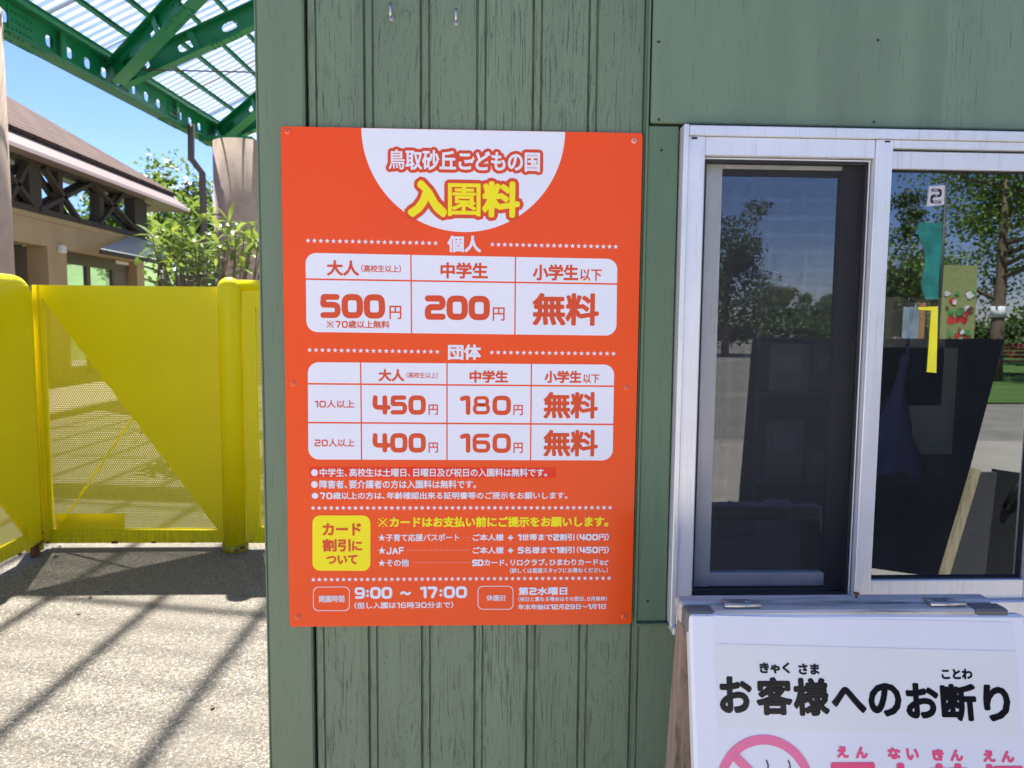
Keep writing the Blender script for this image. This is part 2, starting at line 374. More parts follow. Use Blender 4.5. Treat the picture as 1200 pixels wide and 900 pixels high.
def roof_shingles():
    t = NT('brown_shingles'); br = t.n('ShaderNodeTexBrick'); br.inputs['Scale'].default_value = 1
    br.inputs['Color1'].default_value = (.080, .050, .043, 1); br.inputs['Color2'].default_value = (.105, .068, .059, 1); br.inputs['Mortar'].default_value = (.035, .022, .018, 1)
    br.inputs['Mortar Size'].default_value = .035; br.inputs['Brick Width'].default_value = .9; br.inputs['Row Height'].default_value = .34; t.b.inputs['Specular IOR Level'].default_value = .12
    tc = t.n('ShaderNodeTexCoord'); sep = t.n('ShaderNodeSeparateXYZ'); t.l(tc.outputs['Object'], sep.inputs[0])
    cm = t.n('ShaderNodeCombineXYZ'); t.l(sep.outputs[1], cm.inputs[0]); t.l(t.math('MULTIPLY', sep.outputs[2], 1.5), cm.inputs[1])
    t.l(cm.outputs[0], br.inputs['Vector']); t.l(br.outputs['Color'], t.b.inputs['Base Color']); t.b.inputs['Roughness'].default_value = .9
    t.bump(br.outputs['Fac'], -.4, .02); return t.m
M_shingle = roof_shingles()

# ------------------------------------------------------------------ lettering: glyph outlines of the built-in font, laid out and thickened here
GL = {}
def stroke_font():
    def arcpts(pts, r, closed=False):
        n = len(pts); out = []
        for i, p in enumerate(pts):
            rr_ = p[2] if len(p) > 2 else r; p = p[:2]
            if not closed and i in (0, n-1): out.append(p); continue
            a = pts[i-1][:2]; b = pts[(i+1) % n][:2]
            da = Vector((a[0]-p[0], a[1]-p[1])); db = Vector((b[0]-p[0], b[1]-p[1]))
            rr = min(rr_, da.length*.49, db.length*.49); P = Vector(p); A = P+da.normalized()*rr; B = P+db.normalized()*rr
            for k in range(5):
                s = k/4; q = A*(1-s)**2 + P*2*s*(1-s) + B*s*s; out.append((q.x, q.y))
        if closed: out.append(out[0])
        return out
    K = .10
    D = {'0': ([([(0, 0), (1, 0), (1, 1), (0, 1)], True)], .56), '1': ([([(0, .93), (.55, 1), (1, 1, K), (1, 0)], False)], .24),
         '2': ([([(0, 1), (1, 1), (1, .52), (0, .52), (0, 0, K), (1, 0)], False)], .54),
         '3': ([([(0, 1), (1, 1), (1, 0), (0, 0)], False), ([(.2, .52), (1, .52)], False)], .54),
         '4': ([([(.05, 1), (0, .33), (1.12, .33)], False), ([(.84, 1), (.84, 0)], False)], .54),
         '5': ([([(.94, 1), (.04, 1, .06), (0, .57, .06), (1, .57), (1, 0), (0, 0)], False)], .54),
         '6': ([([(.95, 1), (0, 1), (0, 0), (1, 0), (1, .56), (0, .56)], False)], .55),
         '7': ([([(0, 1), (1, 1), (.45, 0)], False)], .52),
         '8': ([([(0, 0), (1, 0), (1, .53), (0, .53)], True), ([(.07, .53), (.93, .53), (.93, 1), (.07, 1)], True)], .55),
         '9': ([([(.05, 0), (1, 0), (1, 1), (0, 1), (0, .44), (1, .44)], False)], .55),
         ':': ([([(.5, .68), (.5, .681)], False), ([(.5, .2), (.5, .201)], False)], .06),
         '+': ([([(0, .45), (1, .45)], False), ([(.5, .05), (.5, .85)], False)], .5),
         'J': ([([(1, 1), (1, 0), (0, 0), (0, .25)], False)], .42), 'A': ([([(0, 0), (.5, 1), (1, 0)], False), ([(.2, .3), (.8, .3)], False)], .58),
         'F': ([([(1, 1), (0, 1, .03), (0, 0)], False), ([(0, .52), (.9, .52)], False)], .48),
         'S': ([([(1, 1), (0, 1), (0, .52), (1, .52), (1, 0), (0, 0)], False)], .52), 'D': ([([(0, 0, .03), (1, 0), (1, 1), (0, 1, .03)], True)], .56),
         '※': ([([(.08, .08), (.92, .92)], False), ([(.08, .92), (.92, .08)], False)] + [([(x, y), (x+.01, y)], False) for x, y in ((.5, .97), (.5, .03), (.03, .5), (.97, .5))], .86)}
    for ch, (strokes, wdt) in D.items():
        s = [[((x-.5)*wdt, (y-.5)*(.86 if ch == '※' else .70)) for x, y in arcpts(pts, .34 if cl else .3, cl)] for pts, cl in strokes]
        GL[ch] = {'strokes': s, 'adv': wdt+.26, 'cx': 0}
stroke_font()
def load_glyphs(chars):
    chars = [c for c in sorted(set(chars)) if c not in GL and c not in ' \n']
    if '国' not in chars: chars.append('国')
    tmp = []
    for c in chars:
        cu = bpy.data.curves.new('glyph', 'FONT'); cu.body = c; cu.size = 1; cu.resolution_u = 3
        o = bpy.data.objects.new('glyph', cu); COL.objects.link(o); tmp.append((c, o, cu))
    bpy.context.view_layer.update(); dg = bpy.context.evaluated_depsgraph_get()
    raw = {}
    for c, o, cu in tmp:
        me = o.evaluated_get(dg).to_mesh()
        key = {}; idx = []; vs = []
        for v in me.vertices:
            k = (round(v.co.x, 5), round(v.co.y, 5))
            if k not in key: key[k] = len(vs); vs.append(k)
            idx.append(key[k])
        fs = []; seen = set(); cnt = {}
        for p in me.polygons:
            t = [idx[i] for i in p.vertices]
            if len(set(t)) < 3: continue
            k = tuple(sorted(t))
            if k in seen: continue
            seen.add(k); fs.append(t)
            for a, b in zip(t, t[1:]+t[:1]): e = (min(a, b), max(a, b)); cnt[e] = cnt.get(e, 0)+1
        raw[c] = (vs, fs, [e for e, n in cnt.items() if n == 1])
        o.evaluated_get(dg).to_mesh_clear()
    for c, o, cu in tmp: bpy.data.objects.remove(o); bpy.data.curves.remove(cu)
    xs = [v[0] for v in raw['国'][0]]; ys = [v[1] for v in raw['国'][0]]
    em = (max(xs)-min(xs))/.84; cx = (max(xs)+min(xs))/2; cy = (max(ys)+min(ys))/2
    for c, (vs, fs, es) in raw.items():
        vs = [((x-cx)/em, (y-cy)/em) for x, y in vs]
        adv, ox = 1.0, 0
        if c in '、。': adv, ox = .55, .22
        elif c == '（': adv, ox = .5, -.25
        elif c == '）': adv, ox = .5, .25
        elif c in 'ゃッ': adv = .85
        GL[c] = {'v': [(x+ox, y) for x, y in vs], 'f': fs, 'e': es, 'adv': adv}
class Frame:                                     # a flat face of a sign: u to the right, v up, n out of it
    def __init__(s, o, U, V): s.o = Vector(o); s.U = Vector(U).normalized(); s.V = Vector(V).normalized(); s.N = s.U.cross(s.V)
    def uv(s, px, py):
        d = ray(px, py); t = (s.o-EYE).dot(s.N)/d.dot(s.N); p = EYE+t*d-s.o; return p.dot(s.U), p.dot(s.V)
    def pt(s, u, v, w=0): return s.o + s.U*u + s.V*v + s.N*w
def ridge(mb, fr, pts_edges, rad, w0, w1, joints, nj=7):
    for (a, b) in pts_edges:
        dx, dy = b[0]-a[0], b[1]-a[1]; L = math.hypot(dx, dy)
        if L < 1e-9: continue
        nx, ny = -dy/L*rad, dx/L*rad
        mb.add([fr.pt(a[0]+nx, a[1]+ny, w0), fr.pt(b[0]+nx, b[1]+ny, w0), fr.pt(*b, w1), fr.pt(*a, w1), fr.pt(b[0]-nx, b[1]-ny, w0), fr.pt(a[0]-nx, a[1]-ny, w0)],
               [(3, 2, 1, 0), (5, 4, 2, 3)])
    for p in joints:
        mb.add([fr.pt(*p, w1)] + [fr.pt(p[0]+rad*math.cos(2*math.pi*k/nj), p[1]+rad*math.sin(2*math.pi*k/nj), w0) for k in range(nj)],
               [(0, k+1, (k+1) % nj+1) for k in range(nj)])
def lettering(fr, s, xl, xr, ym, h, bold, w, mat, parent, name='lettering', stroke=None, mb=None, per=None):
    """text s between photo pixels xl..xr, middle at ym, glyph height h (pixels); bold = extra half stroke in m"""
    (u0, va) = fr.uv(xl, ym); (u1, vb) = fr.uv(xr, ym); vm = (va+vb)/2
    um, _ = fr.uv((xl+xr)/2, ym); vt = fr.uv((xl+xr)/2, ym-h/2)[1]; vbm = fr.uv((xl+xr)/2, ym+h/2)[1]; H = vt-vbm; vm = (vt+vbm)/2
    x = 0; items = []
    for c in s:
        if c == ' ': x += .5; continue
        g = GL[c]; items.append((c, x+g['adv']/2)); x += g['adv']
    allp = []
    for c, cx in items:
        g = GL[c]
        for p in (g['v'] if 'v' in g else [q for st in g['strokes'] for q in st]): allp.append((p[0]+cx, p[1]))
    x0, x1 = min(p[0] for p in allp), max(p[0] for p in allp); y0, y1 = min(p[1] for p in allp), max(p[1] for p in allp)
    sr = stroke if stroke else bold
    sx = (u1-u0-2*sr)/max(x1-x0, 1e-6); sy = (H-2*sr)/max(y1-y0, 1e-6)
    ox = u0+sr-x0*sx; oy = vm-(y0+y1)/2*sy
    T = lambda p, cx: (ox+(p[0]+cx)*sx, oy+p[1]*sy)
    own = mb is None
    if own: mb = MB()
    for c, cx in items:
        g = GL[c]
        if 'v' in g:
            vs = [T(p, cx) for p in g['v']]
            mb.add([fr.pt(*p, w+.00004) for p in vs], g['f'])
            if bold > 0:
                used = set(i for e in g['e'] for i in e); bb = per.get(c, bold) if per else bold
                ridge(mb, fr, [(vs[a], vs[b]) for a, b in g['e']], bb, w, w+.00006, [vs[i] for i in used])
        else:
            for st in g['strokes']:
                ps = [T(p, cx) for p in st]
                sk = sr*{'8': .76, '6': .88, '5': .92, '9': .88, '3': .9, '※': .7}.get(c, 1)
                ridge(mb, fr, list(zip(ps, ps[1:])), sk, w, w+.00006, ps, 12)
    if own: return mb.build(name, mat, parent, fix=False)
def rr_poly(fr, c4, r, n=6):                     # rounded rectangle through four photo-pixel corners (tl,tr,br,bl)
    P = [Vector(fr.uv(*c)) for c in c4]; out = []
    for i in range(4):
        p = P[i]; a = (P[i-1]-p).normalized(); b = (P[(i+1) % 4]-p).normalized()
        A = p+a*r; B = p+b*r; C = p+(a+b)*r
        t0 = math.atan2(*(A-C).yx); t1 = math.atan2(*(B-C).yx); d = (t1-t0+math.pi) % (2*math.pi)-math.pi
        for k in range(n+1): t = t0+d*k/n; out.append((C.x+r*math.cos(t), C.y+r*math.sin(t)))
    return out
def sheet(fr, poly, w, name, mat, parent, thick=0.00012):
    n = len(poly); mb = MB()
    mb.add([fr.pt(*p, w) for p in poly]+[fr.pt(*p, w-thick) for p in poly], [tuple(range(n))]+[(i, (i+1) % n, n+(i+1) % n, n+i) for i in range(n)])
    return mb.build(name, mat, parent)
def star_poly(c, r): return [(c[0]+(r if k % 2 == 0 else r*.45)*math.sin(math.pi*k/5), c[1]+(r if k % 2 == 0 else r*.45)*math.cos(math.pi*k/5)) for k in range(10)]
# ------------------------------------------------------------------ ground
g = MB(); g.add([(-600, -600, -.012), (600, -600, -.012), (600, 600, -.012), (-600, 600, -.012)], [(0, 1, 2, 3)])
tag(g.build('ground', M_gravel), kind='structure')
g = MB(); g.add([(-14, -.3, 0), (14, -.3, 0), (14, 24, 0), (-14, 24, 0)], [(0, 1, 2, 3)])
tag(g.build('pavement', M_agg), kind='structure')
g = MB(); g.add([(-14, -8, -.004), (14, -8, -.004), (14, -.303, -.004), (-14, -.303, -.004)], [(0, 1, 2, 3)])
tag(g.build('bounce_plaza', mat_ground('bounce_concrete', (.27, .24, .195), (.39, .35, .295), 1.2, 120, .2)), kind='structure')  # pale surface added to bounce sunlight onto the booth front
def grid_sheet(x0, x1, y0, y1, nx, ny, fn, name, mat):
    mb = MB(); vs = []
    for j in range(ny+1):
        for i in range(nx+1):
            x = x0+(x1-x0)*i/nx; y = y0+(y1-y0)*j/ny; vs.append((x, y, fn(x, y)))
    fs = [(j*(nx+1)+i, j*(nx+1)+i+1, (j+1)*(nx+1)+i+1, (j+1)*(nx+1)+i) for j in range(ny) for i in range(nx)]
    mb.add(vs, fs, True); return tag(mb.build(name, mat), kind='structure')
def hill_h(x, y):
    t = max(0, min(1, (y-26)/30)); return -.03 + 7.0*t*t*(3-2*t) + .15*math.sin(x*.35)*t
grid_sheet(-70, 45, 26, 90, 60, 30, hill_h, 'grassy_hill', M_lawn)
def hill_w(x, y):
    t = max(0, min(1, (-19-x)/14)); return -.03 + 4.5*t*t*(3-2*t) + .12*math.sin(y*.4)*t
grid_sheet(-75, -19, -10, 60, 30, 34, hill_w, 'grassy_bank', M_lawn)
mb = MB(); vs = []                                     # lawn beside the gravel, its near edge slanting away
for j in range(25):
    y = -12.5-62*j/24
    for i in range(13): x = .66*(-y+1.2)+.5+40*i/12+.3*math.sin(y*.8); vs.append((x, y, .03+.03*math.sin(x*.4)*math.sin(y*.3)))
mb.add(vs, [(j*13+i, j*13+i+1, (j+1)*13+i+1, (j+1)*13+i) for j in range(24) for i in range(12)], True); tag(mb.build('lawn', M_lawn), kind='structure')

# ------------------------------------------------------------------ ticket booth
WY = .006                                             # wall face
booth = empty('ticket_booth', (1.1, 1.2, 0), 0, 'green painted timber ticket booth with a white aluminium sliding window', 'booth')
BO = Vector((1.1, 1.2, 0))
class LB(MB):                                         # mesh in world coordinates stored relative to a parent at BO
    pass
def bp(mb, name, mat, parent=None, off=BO):
    mb.v = [(x-off.x, y-off.y, z-off.z) for x, y, z in mb.v]
    return mb.build(name, mat, booth if parent is None else parent)
P0, PW = .043, .092
def planks(mb, x0, x1, z0, z1, y=WY):
    prof = []; k = math.floor((x0-P0)/PW)
    s = P0+k*PW
    while s < x1+PW:
        prof += [(s-.0022, 0), (s-.0006, .007), (s+.0010, .007), (s+.0022, .0022), (s+.0120, .0022), (s+.0132, .0058), (s+.0142, .0058), (s+.0160, 0)]
        s += PW
    def yat(x):
        for (a, ya), (b, yb) in zip(prof, prof[1:]):
            if a <= x <= b: return ya+(yb-ya)*(x-a)/max(b-a, 1e-9)
        return 0
    pts = [(x0, yat(x0))] + [p for p in prof if x0 < p[0] < x1] + [(x1, yat(x1))]
    n = len(pts)
    vs = [(x, y+d, z0) for x, d in pts]+[(x, y+d, z1) for x, d in pts]
    mb.add(vs, [(i, i+1, n+i+1, n+i) for i in range(n-1)])
c = MB(); planks(c, .0425, .5995, .05, 2.55); planks(c, .600, 1.335, .05, .9705); planks(c, 1.36, 2.23, .05, 2.55)
c.box(.044, 2.23, WY+.03, WY+.045, .05, .955)         # studs / backing below the window
c.box(.044, .598, WY+.03, WY+.045, .956, 2.55); c.box(1.336, 2.23, WY+.03, WY+.045, .956, 2.55); c.box(.599, 1.335, WY+.03, WY+.045, 1.84, 2.55)
bp(c, 'plank_cladding', M_plank)
c = MB(); c.box(-.037, .0385, .0025, .045, .0, 2.55, .003); c.box(-.0405, -.0375, .004, .09, 0, 2.55, .001)
bp(c, 'corner_board', mat_paintwood('green_paint_corner', GREEN, .5, .6, plank=5))
c = MB(); c.box(.6065, 2.23, -.001, .03, 1.8325, 2.55, .002)
bp(c, 'header_board', M_header)
c = MB(); c.box(.6035, .6555, .003, .03, .9765, 1.8285, .0015)
bp(c, 'window_casing', M_casing)
c = MB(); c.box(.5995, .6035, -.0005, .03, .9705, 2.55, .0008)
bp(c, 'batten_strip', M_casing)
c = MB(); c.box(.6038, 1.335, -.004, .03, .9708, .9758, .001)
bp(c, 'drip_ledge', M_casing)
side = MB(); side.box(-.037, -.012, .0465, 1.6, 0, 2.55); side.box(2.232, 2.257, 0, 1.6, 0, 2.55); side.box(-.037, 2.257, 1.602, 1.63, 0, 2.55)
bp(side, 'wall', M_casing)
ins = MB(); ins.box(-.0115, -.006, .06, 1.58, .06, 2.5); ins.box(2.225, 2.231, .06, 1.58, .06, 2.5); ins.box(-.005, 2.224, 1.581, 1.595, .06, 2.5)
ins.box(-.005, 2.224, .06, 1.579, .03, .055); ins.box(-.005, 2.224, .06, 1.579, 2.5, 2.52)
bp(ins, 'interior_lining', M_inside)
rf = MB(); rf.box(-.12, 2.34, -.12, 1.75, 2.552, 2.60); rf.box(-.14, 2.36, -.14, 1.77, 2.602, 2.64)
bp(rf, 'roof', mat_plain('roof_brown', (.12, .08, .06), .7))
ct = MB(); ct.box(.62, 2.2, .10, .55, .93, .965, .004)
bp(ct, 'counter', mat_plain('counter_top', (.10, .085, .075), .5))
# nails in the header and casing
for px, py, yn_ in ((772, 49, -.001), (772, 140, -.001), (1029, 47, -.001), (1024, 143, -.001), (775, 176, .003), (759, 704, .003)):
    p = onY(px, py, yn_); c = MB(); c.tube([(p.x, .01, p.z), (p.x, yn_-.0007, p.z)], .0022, 8); bp(c, 'nail', M_rubber)
# window
win = MB(); YF = -.014
def fb(m, x0, x1, z0, z1, y0, y1, b=.0012): m.box(x0, x1, y0, y1, z0, z1, b)
fb(win, .658, .6665, .977, 1.8265, -.020, .05); fb(win, .6672, .6955, 1.0185, 1.8085, YF, .045)
fb(win, .6672, 1.330, 1.809, 1.8255, YF-.004, .05); fb(win, 1.3185, 1.330, .977, 1.8083, -.018, .05)
fb(win, .6672, 1.318, .980, 1.0178, -.022, .05); fb(win, .66, 1.33, .966, .979, -.030, .02)
window = bp(win, 'window', M_alu)
def wp(mb, name, mat): return bp(mb, name, mat, window, BO)
s = MB(); fb(s, .696, .9825, 1.7785, 1.8083, YF+.001, .02); fb(s, .983, 1.0115, 1.019, 1.8083, YF-.002, .03)
fb(s, .696, .9825, 1.0185, 1.0245, YF+.001, .02)
fb(s, .7855-.0885, .699, 1.026, 1.777, -.003, .002, .0005)
fb(s, .9787, .9805, 1.026, 1.777, -.003, .004, .0004); fb(s, .697, .981, 1.7745, 1.7765, -.004, .002, .0004)
wp(s, 'screen_frame', M_alu)
s = MB(); fb(s, .699, .7025, 1.0265, 1.774, -.001, .012, .0005); fb(s, .9735, .9782, 1.0265, 1.774, -.001, .012, .0005)
fb(s, .703, .973, 1.769, 1.774, -.001, .012, .0005); fb(s, .703, .973, 1.0265, 1.0305, -.001, .012, .0005)
for x0 in (.676, 1.0): fb(s, x0-.004, x0+.005, 1.8035, 1.806, YF-.0035, YF, .0003)
fb(s, 1.0125, 1.3175, 1.7905, 1.7955, .0, .02, .0004)
fb(s, 1.0117, 1.013, 1.056, 1.762, -.002, .012, .0003); fb(s, 1.289, 1.2908, 1.056, 1.761, -.002, .012, .0003); fb(s, 1.0135, 1.289, 1.0545, 1.056, -.0035, .012, .0003); fb(s, 1.0135, 1.289, 1.7605, 1.762, -.0035, .012, .0003)
wp(s, 'gasket', M_rubber)
s = MB(); fb(s, 1.0118, 1.2915, 1.0182, 1.0535, -.010, .02); fb(s, 1.0118, 1.318, 1.7625, 1.7912, -.010, .02); fb(s, 1.0118, 1.318, 1.7950, 1.8085, -.014, .02); fb(s, 1.292, 1.318, 1.0182, 1.7618, -.010, .02)
wp(s, 'sash', M_alu)
s = MB(); fb(s, .711, .7395, 1.030, 1.80, .028, .052); fb(s, .740, .95, 1.030, 1.0535, .030, .052)
wp(s, 'inner_sash', M_alud)
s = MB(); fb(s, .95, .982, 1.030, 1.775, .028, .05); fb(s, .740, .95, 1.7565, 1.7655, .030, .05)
wp(s, 'inner_stile', mat_plain('sash_shade', (.014, .013, .016), .6, 0, .1, 4, 0, .2))  # black band of interior shade, put into the colour of the stile
s = MB(); fb(s, .740, .95, 1.766, 1.775, .030, .05); wp(s, 'inner_head', M_alud)
s = MB(); s.box(.7395, .950, .0385, .0425, 1.0535, 1.7565); wp(s, 'glass_pane', M_glass)
s = MB(); s.box(1.0118, 1.2915, .004, .008, 1.0535, 1.7625); wp(s, 'glass_pane', M_glass)
s = MB(); s.add([(.7025, .006, 1.0305), (.9735, .006, 1.0305), (.9735, .006, 1.769), (.7025, .006, 1.769)], [(0, 1, 2, 3)])
wp(s, 'insect_screen', M_screen)
# things inside the booth
cup = empty('storage_cupboard', (.66, 1.0, 0), 0, 'beige cupboard inside the booth, glimpsed through the gap at the left of the window', 'cupboard')
m = MB(); m.box(-.18, .12, -.2, .2, .95, 1.33, .004); m.build('body', M_beige, cup)
m = MB(); m.box(-.17, .11, -.212, -.201, .97, 1.31, .004); m.build('door', mat_plain('cupboard_door', (.42, .36, .25), .6), cup)
m = MB(); m.box(-.16, .10, -.18, .18, 1.35, 1.50, .004); m.build('box', mat_plain('pale_box', (.42, .41, .36), .7), cup)
# yellow tape strip behind the right pane
p = [onY(*q, .003) for q in ((1076, 360), (1099, 359), (1097, 437), (1086, 436), (1091, 364), (1076, 363))]
m = MB(); m.prism([(q.x, q.z) for q in p], .0022, .0032); o = m.build('tape_strip', mat_plain('yellow_tape', (.9, .8, .02), .5))
tag(o, 'bright yellow tape strip with a hooked top end on the right window pane', 'tape')
# purple cloth hanging indoors
m = MB(); rng = random.Random(3); rows = []
for j in range(15):
    t = j/14; wd = .012+.06*max(0, (t-.3)/.7)**.8; row = []
    for i in range(22):
        a = 2*math.pi*i/22; fold = 1+(.30*math.sin(5*a+5*t)+.18*math.sin(9*a-7*t))*t
        row.append((1.36+wd*math.cos(a)*fold+.03*(1-t)**2, .55+.5*wd*math.sin(a)*fold, 1.43-.30*t+.012*math.sin(3*a)*t))
    rows.append(row)
vs = [p for r_ in rows for p in r_]
m.add(vs, [(j*22+i, j*22+(i+1) % 22, (j+1)*22+(i+1) % 22, (j+1)*22+i) for j in range(14) for i in range(22)], True)
m.tube([(1.39, .55, 1.42), (1.40, .55, 1.56), (1.40, .60, 1.58)], .004, 6)
tag(m.build('hanging_cloth', mat_plain('purple_cloth', (.10, .095, .22), .9)), 'purple cloth hanging in dark folds inside the booth behind the right window pane', 'cloth')

# shelves with papers at the back of the booth
sh = empty('shelf_rack', (1.62, 1.38, 0), 0, 'grey shelf rack with papers inside the booth, dim behind the right window pane', 'shelf')
M_shelf = mat_plain('grey_shelf', (.22, .22, .23), .6)
for z in (.5, .95, 1.25, 1.55, 1.85): m = MB(); m.box(-.34, .34, -.16, .16, z, z+.02, .002); m.build('shelf', M_shelf, sh)
for x in (-.35, .35):
    m = MB(); m.box(x-.01, x+.01, -.17, .17, .056, 2.0, .002); m.build('side_panel', mat_plain('grey_side', (.18, .18, .19), .6), sh)
rng = random.Random(6); k = 0
for z in (.97, 1.27, 1.57):
    x = -.30
    while x < .24:
        wd = rng.uniform(.06, .15); h_ = rng.uniform(.10, .22); c_ = rng.choice([(.6, .6, .56), (.45, .36, .22), (.25, .33, .42), (.55, .5, .3)])
        o = empty('file_box', (1.62+x+wd/2, 1.36, z+.0005), 0, 'small file boxes and binders standing on the dim shelf rack inside the booth', 'file box', 'file boxes on the shelf rack')
        m = MB(); m.box(-wd/2, wd/2, -.12, .12, 0, h_, .003); m.build('box', mat_plain('file_colour', c_, .7), o)
        m = MB(); m.box(-wd*.3, wd*.3, -.1225, -.1205, h_*.45, h_*.75); m.build('spine_paper', mat_plain('paper', (.7, .7, .66), .8), o)
        x += wd+.012
# sheets of paper pinned up indoors
for i, (px, py) in enumerate(((1062, 412), (1075, 470))):
    p = onY(px, py, .62); m = MB(); m.prism([(-.10, -.14), (.10, -.14), (.10, .14), (-.10, .14)], -.002, .002)
    o = m.build('notice_sheet', mat_plain('aged_paper', (.55, .50, .36), .8)); o.location = p
    tag(o, ['pale paper notice hanging inside the booth, the upper one behind the right pane', 'pale paper notice hanging inside the booth, the lower one behind the right pane'][i], 'notice', 'paper notices inside the booth')
    m = MB(); m.tube([(0, 0, .14), (0, 0, 2.5-p.z)], .0015, 5); m.build('string', M_rubber, o)
# hooks
for i, (px, y0, y1) in enumerate(((458, 6, 21), (534.5, 12, 26))):
    a = onY(px, y0, -.004); b = onY(px, y1, -.004); m = MB()
    h = (a.z-b.z); base = Vector((a.x, WY, b.z))
    pts = [(0, .012, .004), (0, -.010, .002)] + [(0, -.013-.004*math.sin(t), .001+.0+h*.0+.004*(1-math.cos(t))) for t in (0.5, 1.0, 1.57)] + [(0, -.0175, h*.6), (0, -.0175, h)]
    m.tube(pts, .0021, 8)
    o = m.build('hook', M_steel); o.location = base
    tag(o, ['small metal L hook above the price board, nearer the corner board', 'small metal L hook above the price board, nearer the window'][i], 'hook', 'hooks above the price board')
    m = MB(); m.tube([(0, .001, .003), (0, -.0015, .003)], .0045, 12); m.build('hook_plate', M_steel, o)

# ------------------------------------------------------------------ price board
board = empty('price_board', (.297, .005, .974), 0, 'orange admission price board with white price tables, screwed to the green planks', 'sign')
BF = Frame((0, 0, .974), (1, 0, 0), (0, 0, 1))
BOFF = Vector((.297, .005, .974))
class BFrame(Frame):
    def pt(s, u, v, w=0): return s.o + s.U*u + s.V*v + s.N*w - BOFF
BF = BFrame((0, 0, .974), (1, 0, 0), (0, 0, 1))
def A(x, y): return (320+x*.36667, 140+y*.36667)
def B(x, y): return (320+x*.36667, 380+y*.36667)
def C(x, y): return (320+x*.36667, 530+y*.36667)
def rrect(x0, x1, z0, z1, r, n=5):
    o = []
    for cx, cz, a0 in ((x1-r, z1-r, 0), (x0+r, z1-r, 90), (x0+r, z0+r, 180), (x1-r, z0+r, 270)):
        for k in range(n+1): t = R(a0+90*k/n); o.append((cx+r*math.cos(t), cz+r*math.sin(t)))
    return o
m = MB(); m.prism([(u-BOFF.x, v) for u, v in rrect(0, .594, 0, .841, .005)], -.005, -.0015)
panel = m.build('panel', M_orange, board)
ALLTXT = ('鳥取砂丘こどもの国入園料個人大人（高校生以上）中学生小学生以下円※歳以上無料団体10人以上●、高校は土曜日及び祝の。障害者要介護方です年齢確認出来る証明書等ご提示をお願いします'
          'カード割引について支払い前★子育て応援パスポート本様世帯まで2名SDリロクラブひわりなど詳しく直接スタッフお尋ねください開園時間～但分休園日第水曜重なる場合そ翌月末始他き ゃくさまへ断ことわえんないきん禁煙内客')
load_glyphs(ALLTXT+'、。（）～＋')
L1, L2, L3, L4 = .0003, .0006, .0009, .0012
# white disc cut by the top edge
cu, cv = BF.uv(543.5, 151); rad = (BF.uv(663, 152)[0]-BF.uv(424, 150)[0])/2; top = .8405
a0 = math.asin(max(-1, min(1, (top-cv)/rad)))
arc = [(cu+rad*math.cos(t), cv+rad*math.sin(t)) for t in [(math.pi-a0)+(math.pi+2*a0)*k/48 for k in range(49)]]
sheet(BF, arc, L1, 'title_disc', M_white, board)
t1 = ('鳥取砂丘こどもの国', 455.0, 632.8, 188.3, 24)
t2 = ('入園料', 478.4, 609.7, 233.2, 43)
def outlined(t, b, ob, mat, per):
    s_, xl, xr, y, h = t
    px = (ob-b)*850/1.225
    lettering(BF, s_, xl-px, xr+px, y, h+2*px, ob, L2, M_ored, board, 'title_outline', None, None, {k: v+ob-b for k, v in per.items()})
    lettering(BF, s_, xl, xr, y, h, b, L3, mat, board, 'title_lettering', None, None, per)
outlined(t1, .0010, .0064, M_white, {'鳥': .0005, '取': .0008, '砂': .0009}); outlined(t2, .0030, .0092, M_yellowp, {'入': .0042, '園': .0011, '料': .0026})
def txt(P, s_, xl, xr, y, h, b, mat, stroke=None, w=L2, name='lettering'):
    (pl, py), (pr, _) = P(xl, y), P(xr, y)
    return lettering(BF, s_, pl, pr, py, h*.36667, b, w, mat, board, name, stroke)
def stars(P, a, b, n, r=.0042, name='star_row'):
    mb = MB()
    for i in range(n):
        x = a[0]+(b[0]-a[0])*i/(n-1); y = a[1]+(b[1]-a[1])*i/(n-1); c_ = BF.uv(*P(x, y)); q = star_poly(c_, r)
        mb.add([BF.pt(*c_, L1)]+[BF.pt(*p_, L1) for p_ in q], [(0, k+1, (k+1) % 10+1) for k in range(10)])
    return mb.build(name, M_lilac, board)
idp = lambda x, y: (x, y)
stars(idp, (361, 282), (510.5, 285), 21); stars(idp, (577, 286.5), (721.5, 289.2), 21)
stars(B, (117, 82), (525, 88), 21); stars(B, (699, 90), (1088, 94), 20)
stars(C, (128, 178), (1077, 177), 50); stars(C, (129, 407), (1074, 402), 50)
txt(A, '個人', 557, 665, 398, 54, .0011, M_lilac); txt(B, '団体', 559, 665, 89, 50, .0011, M_lilac)
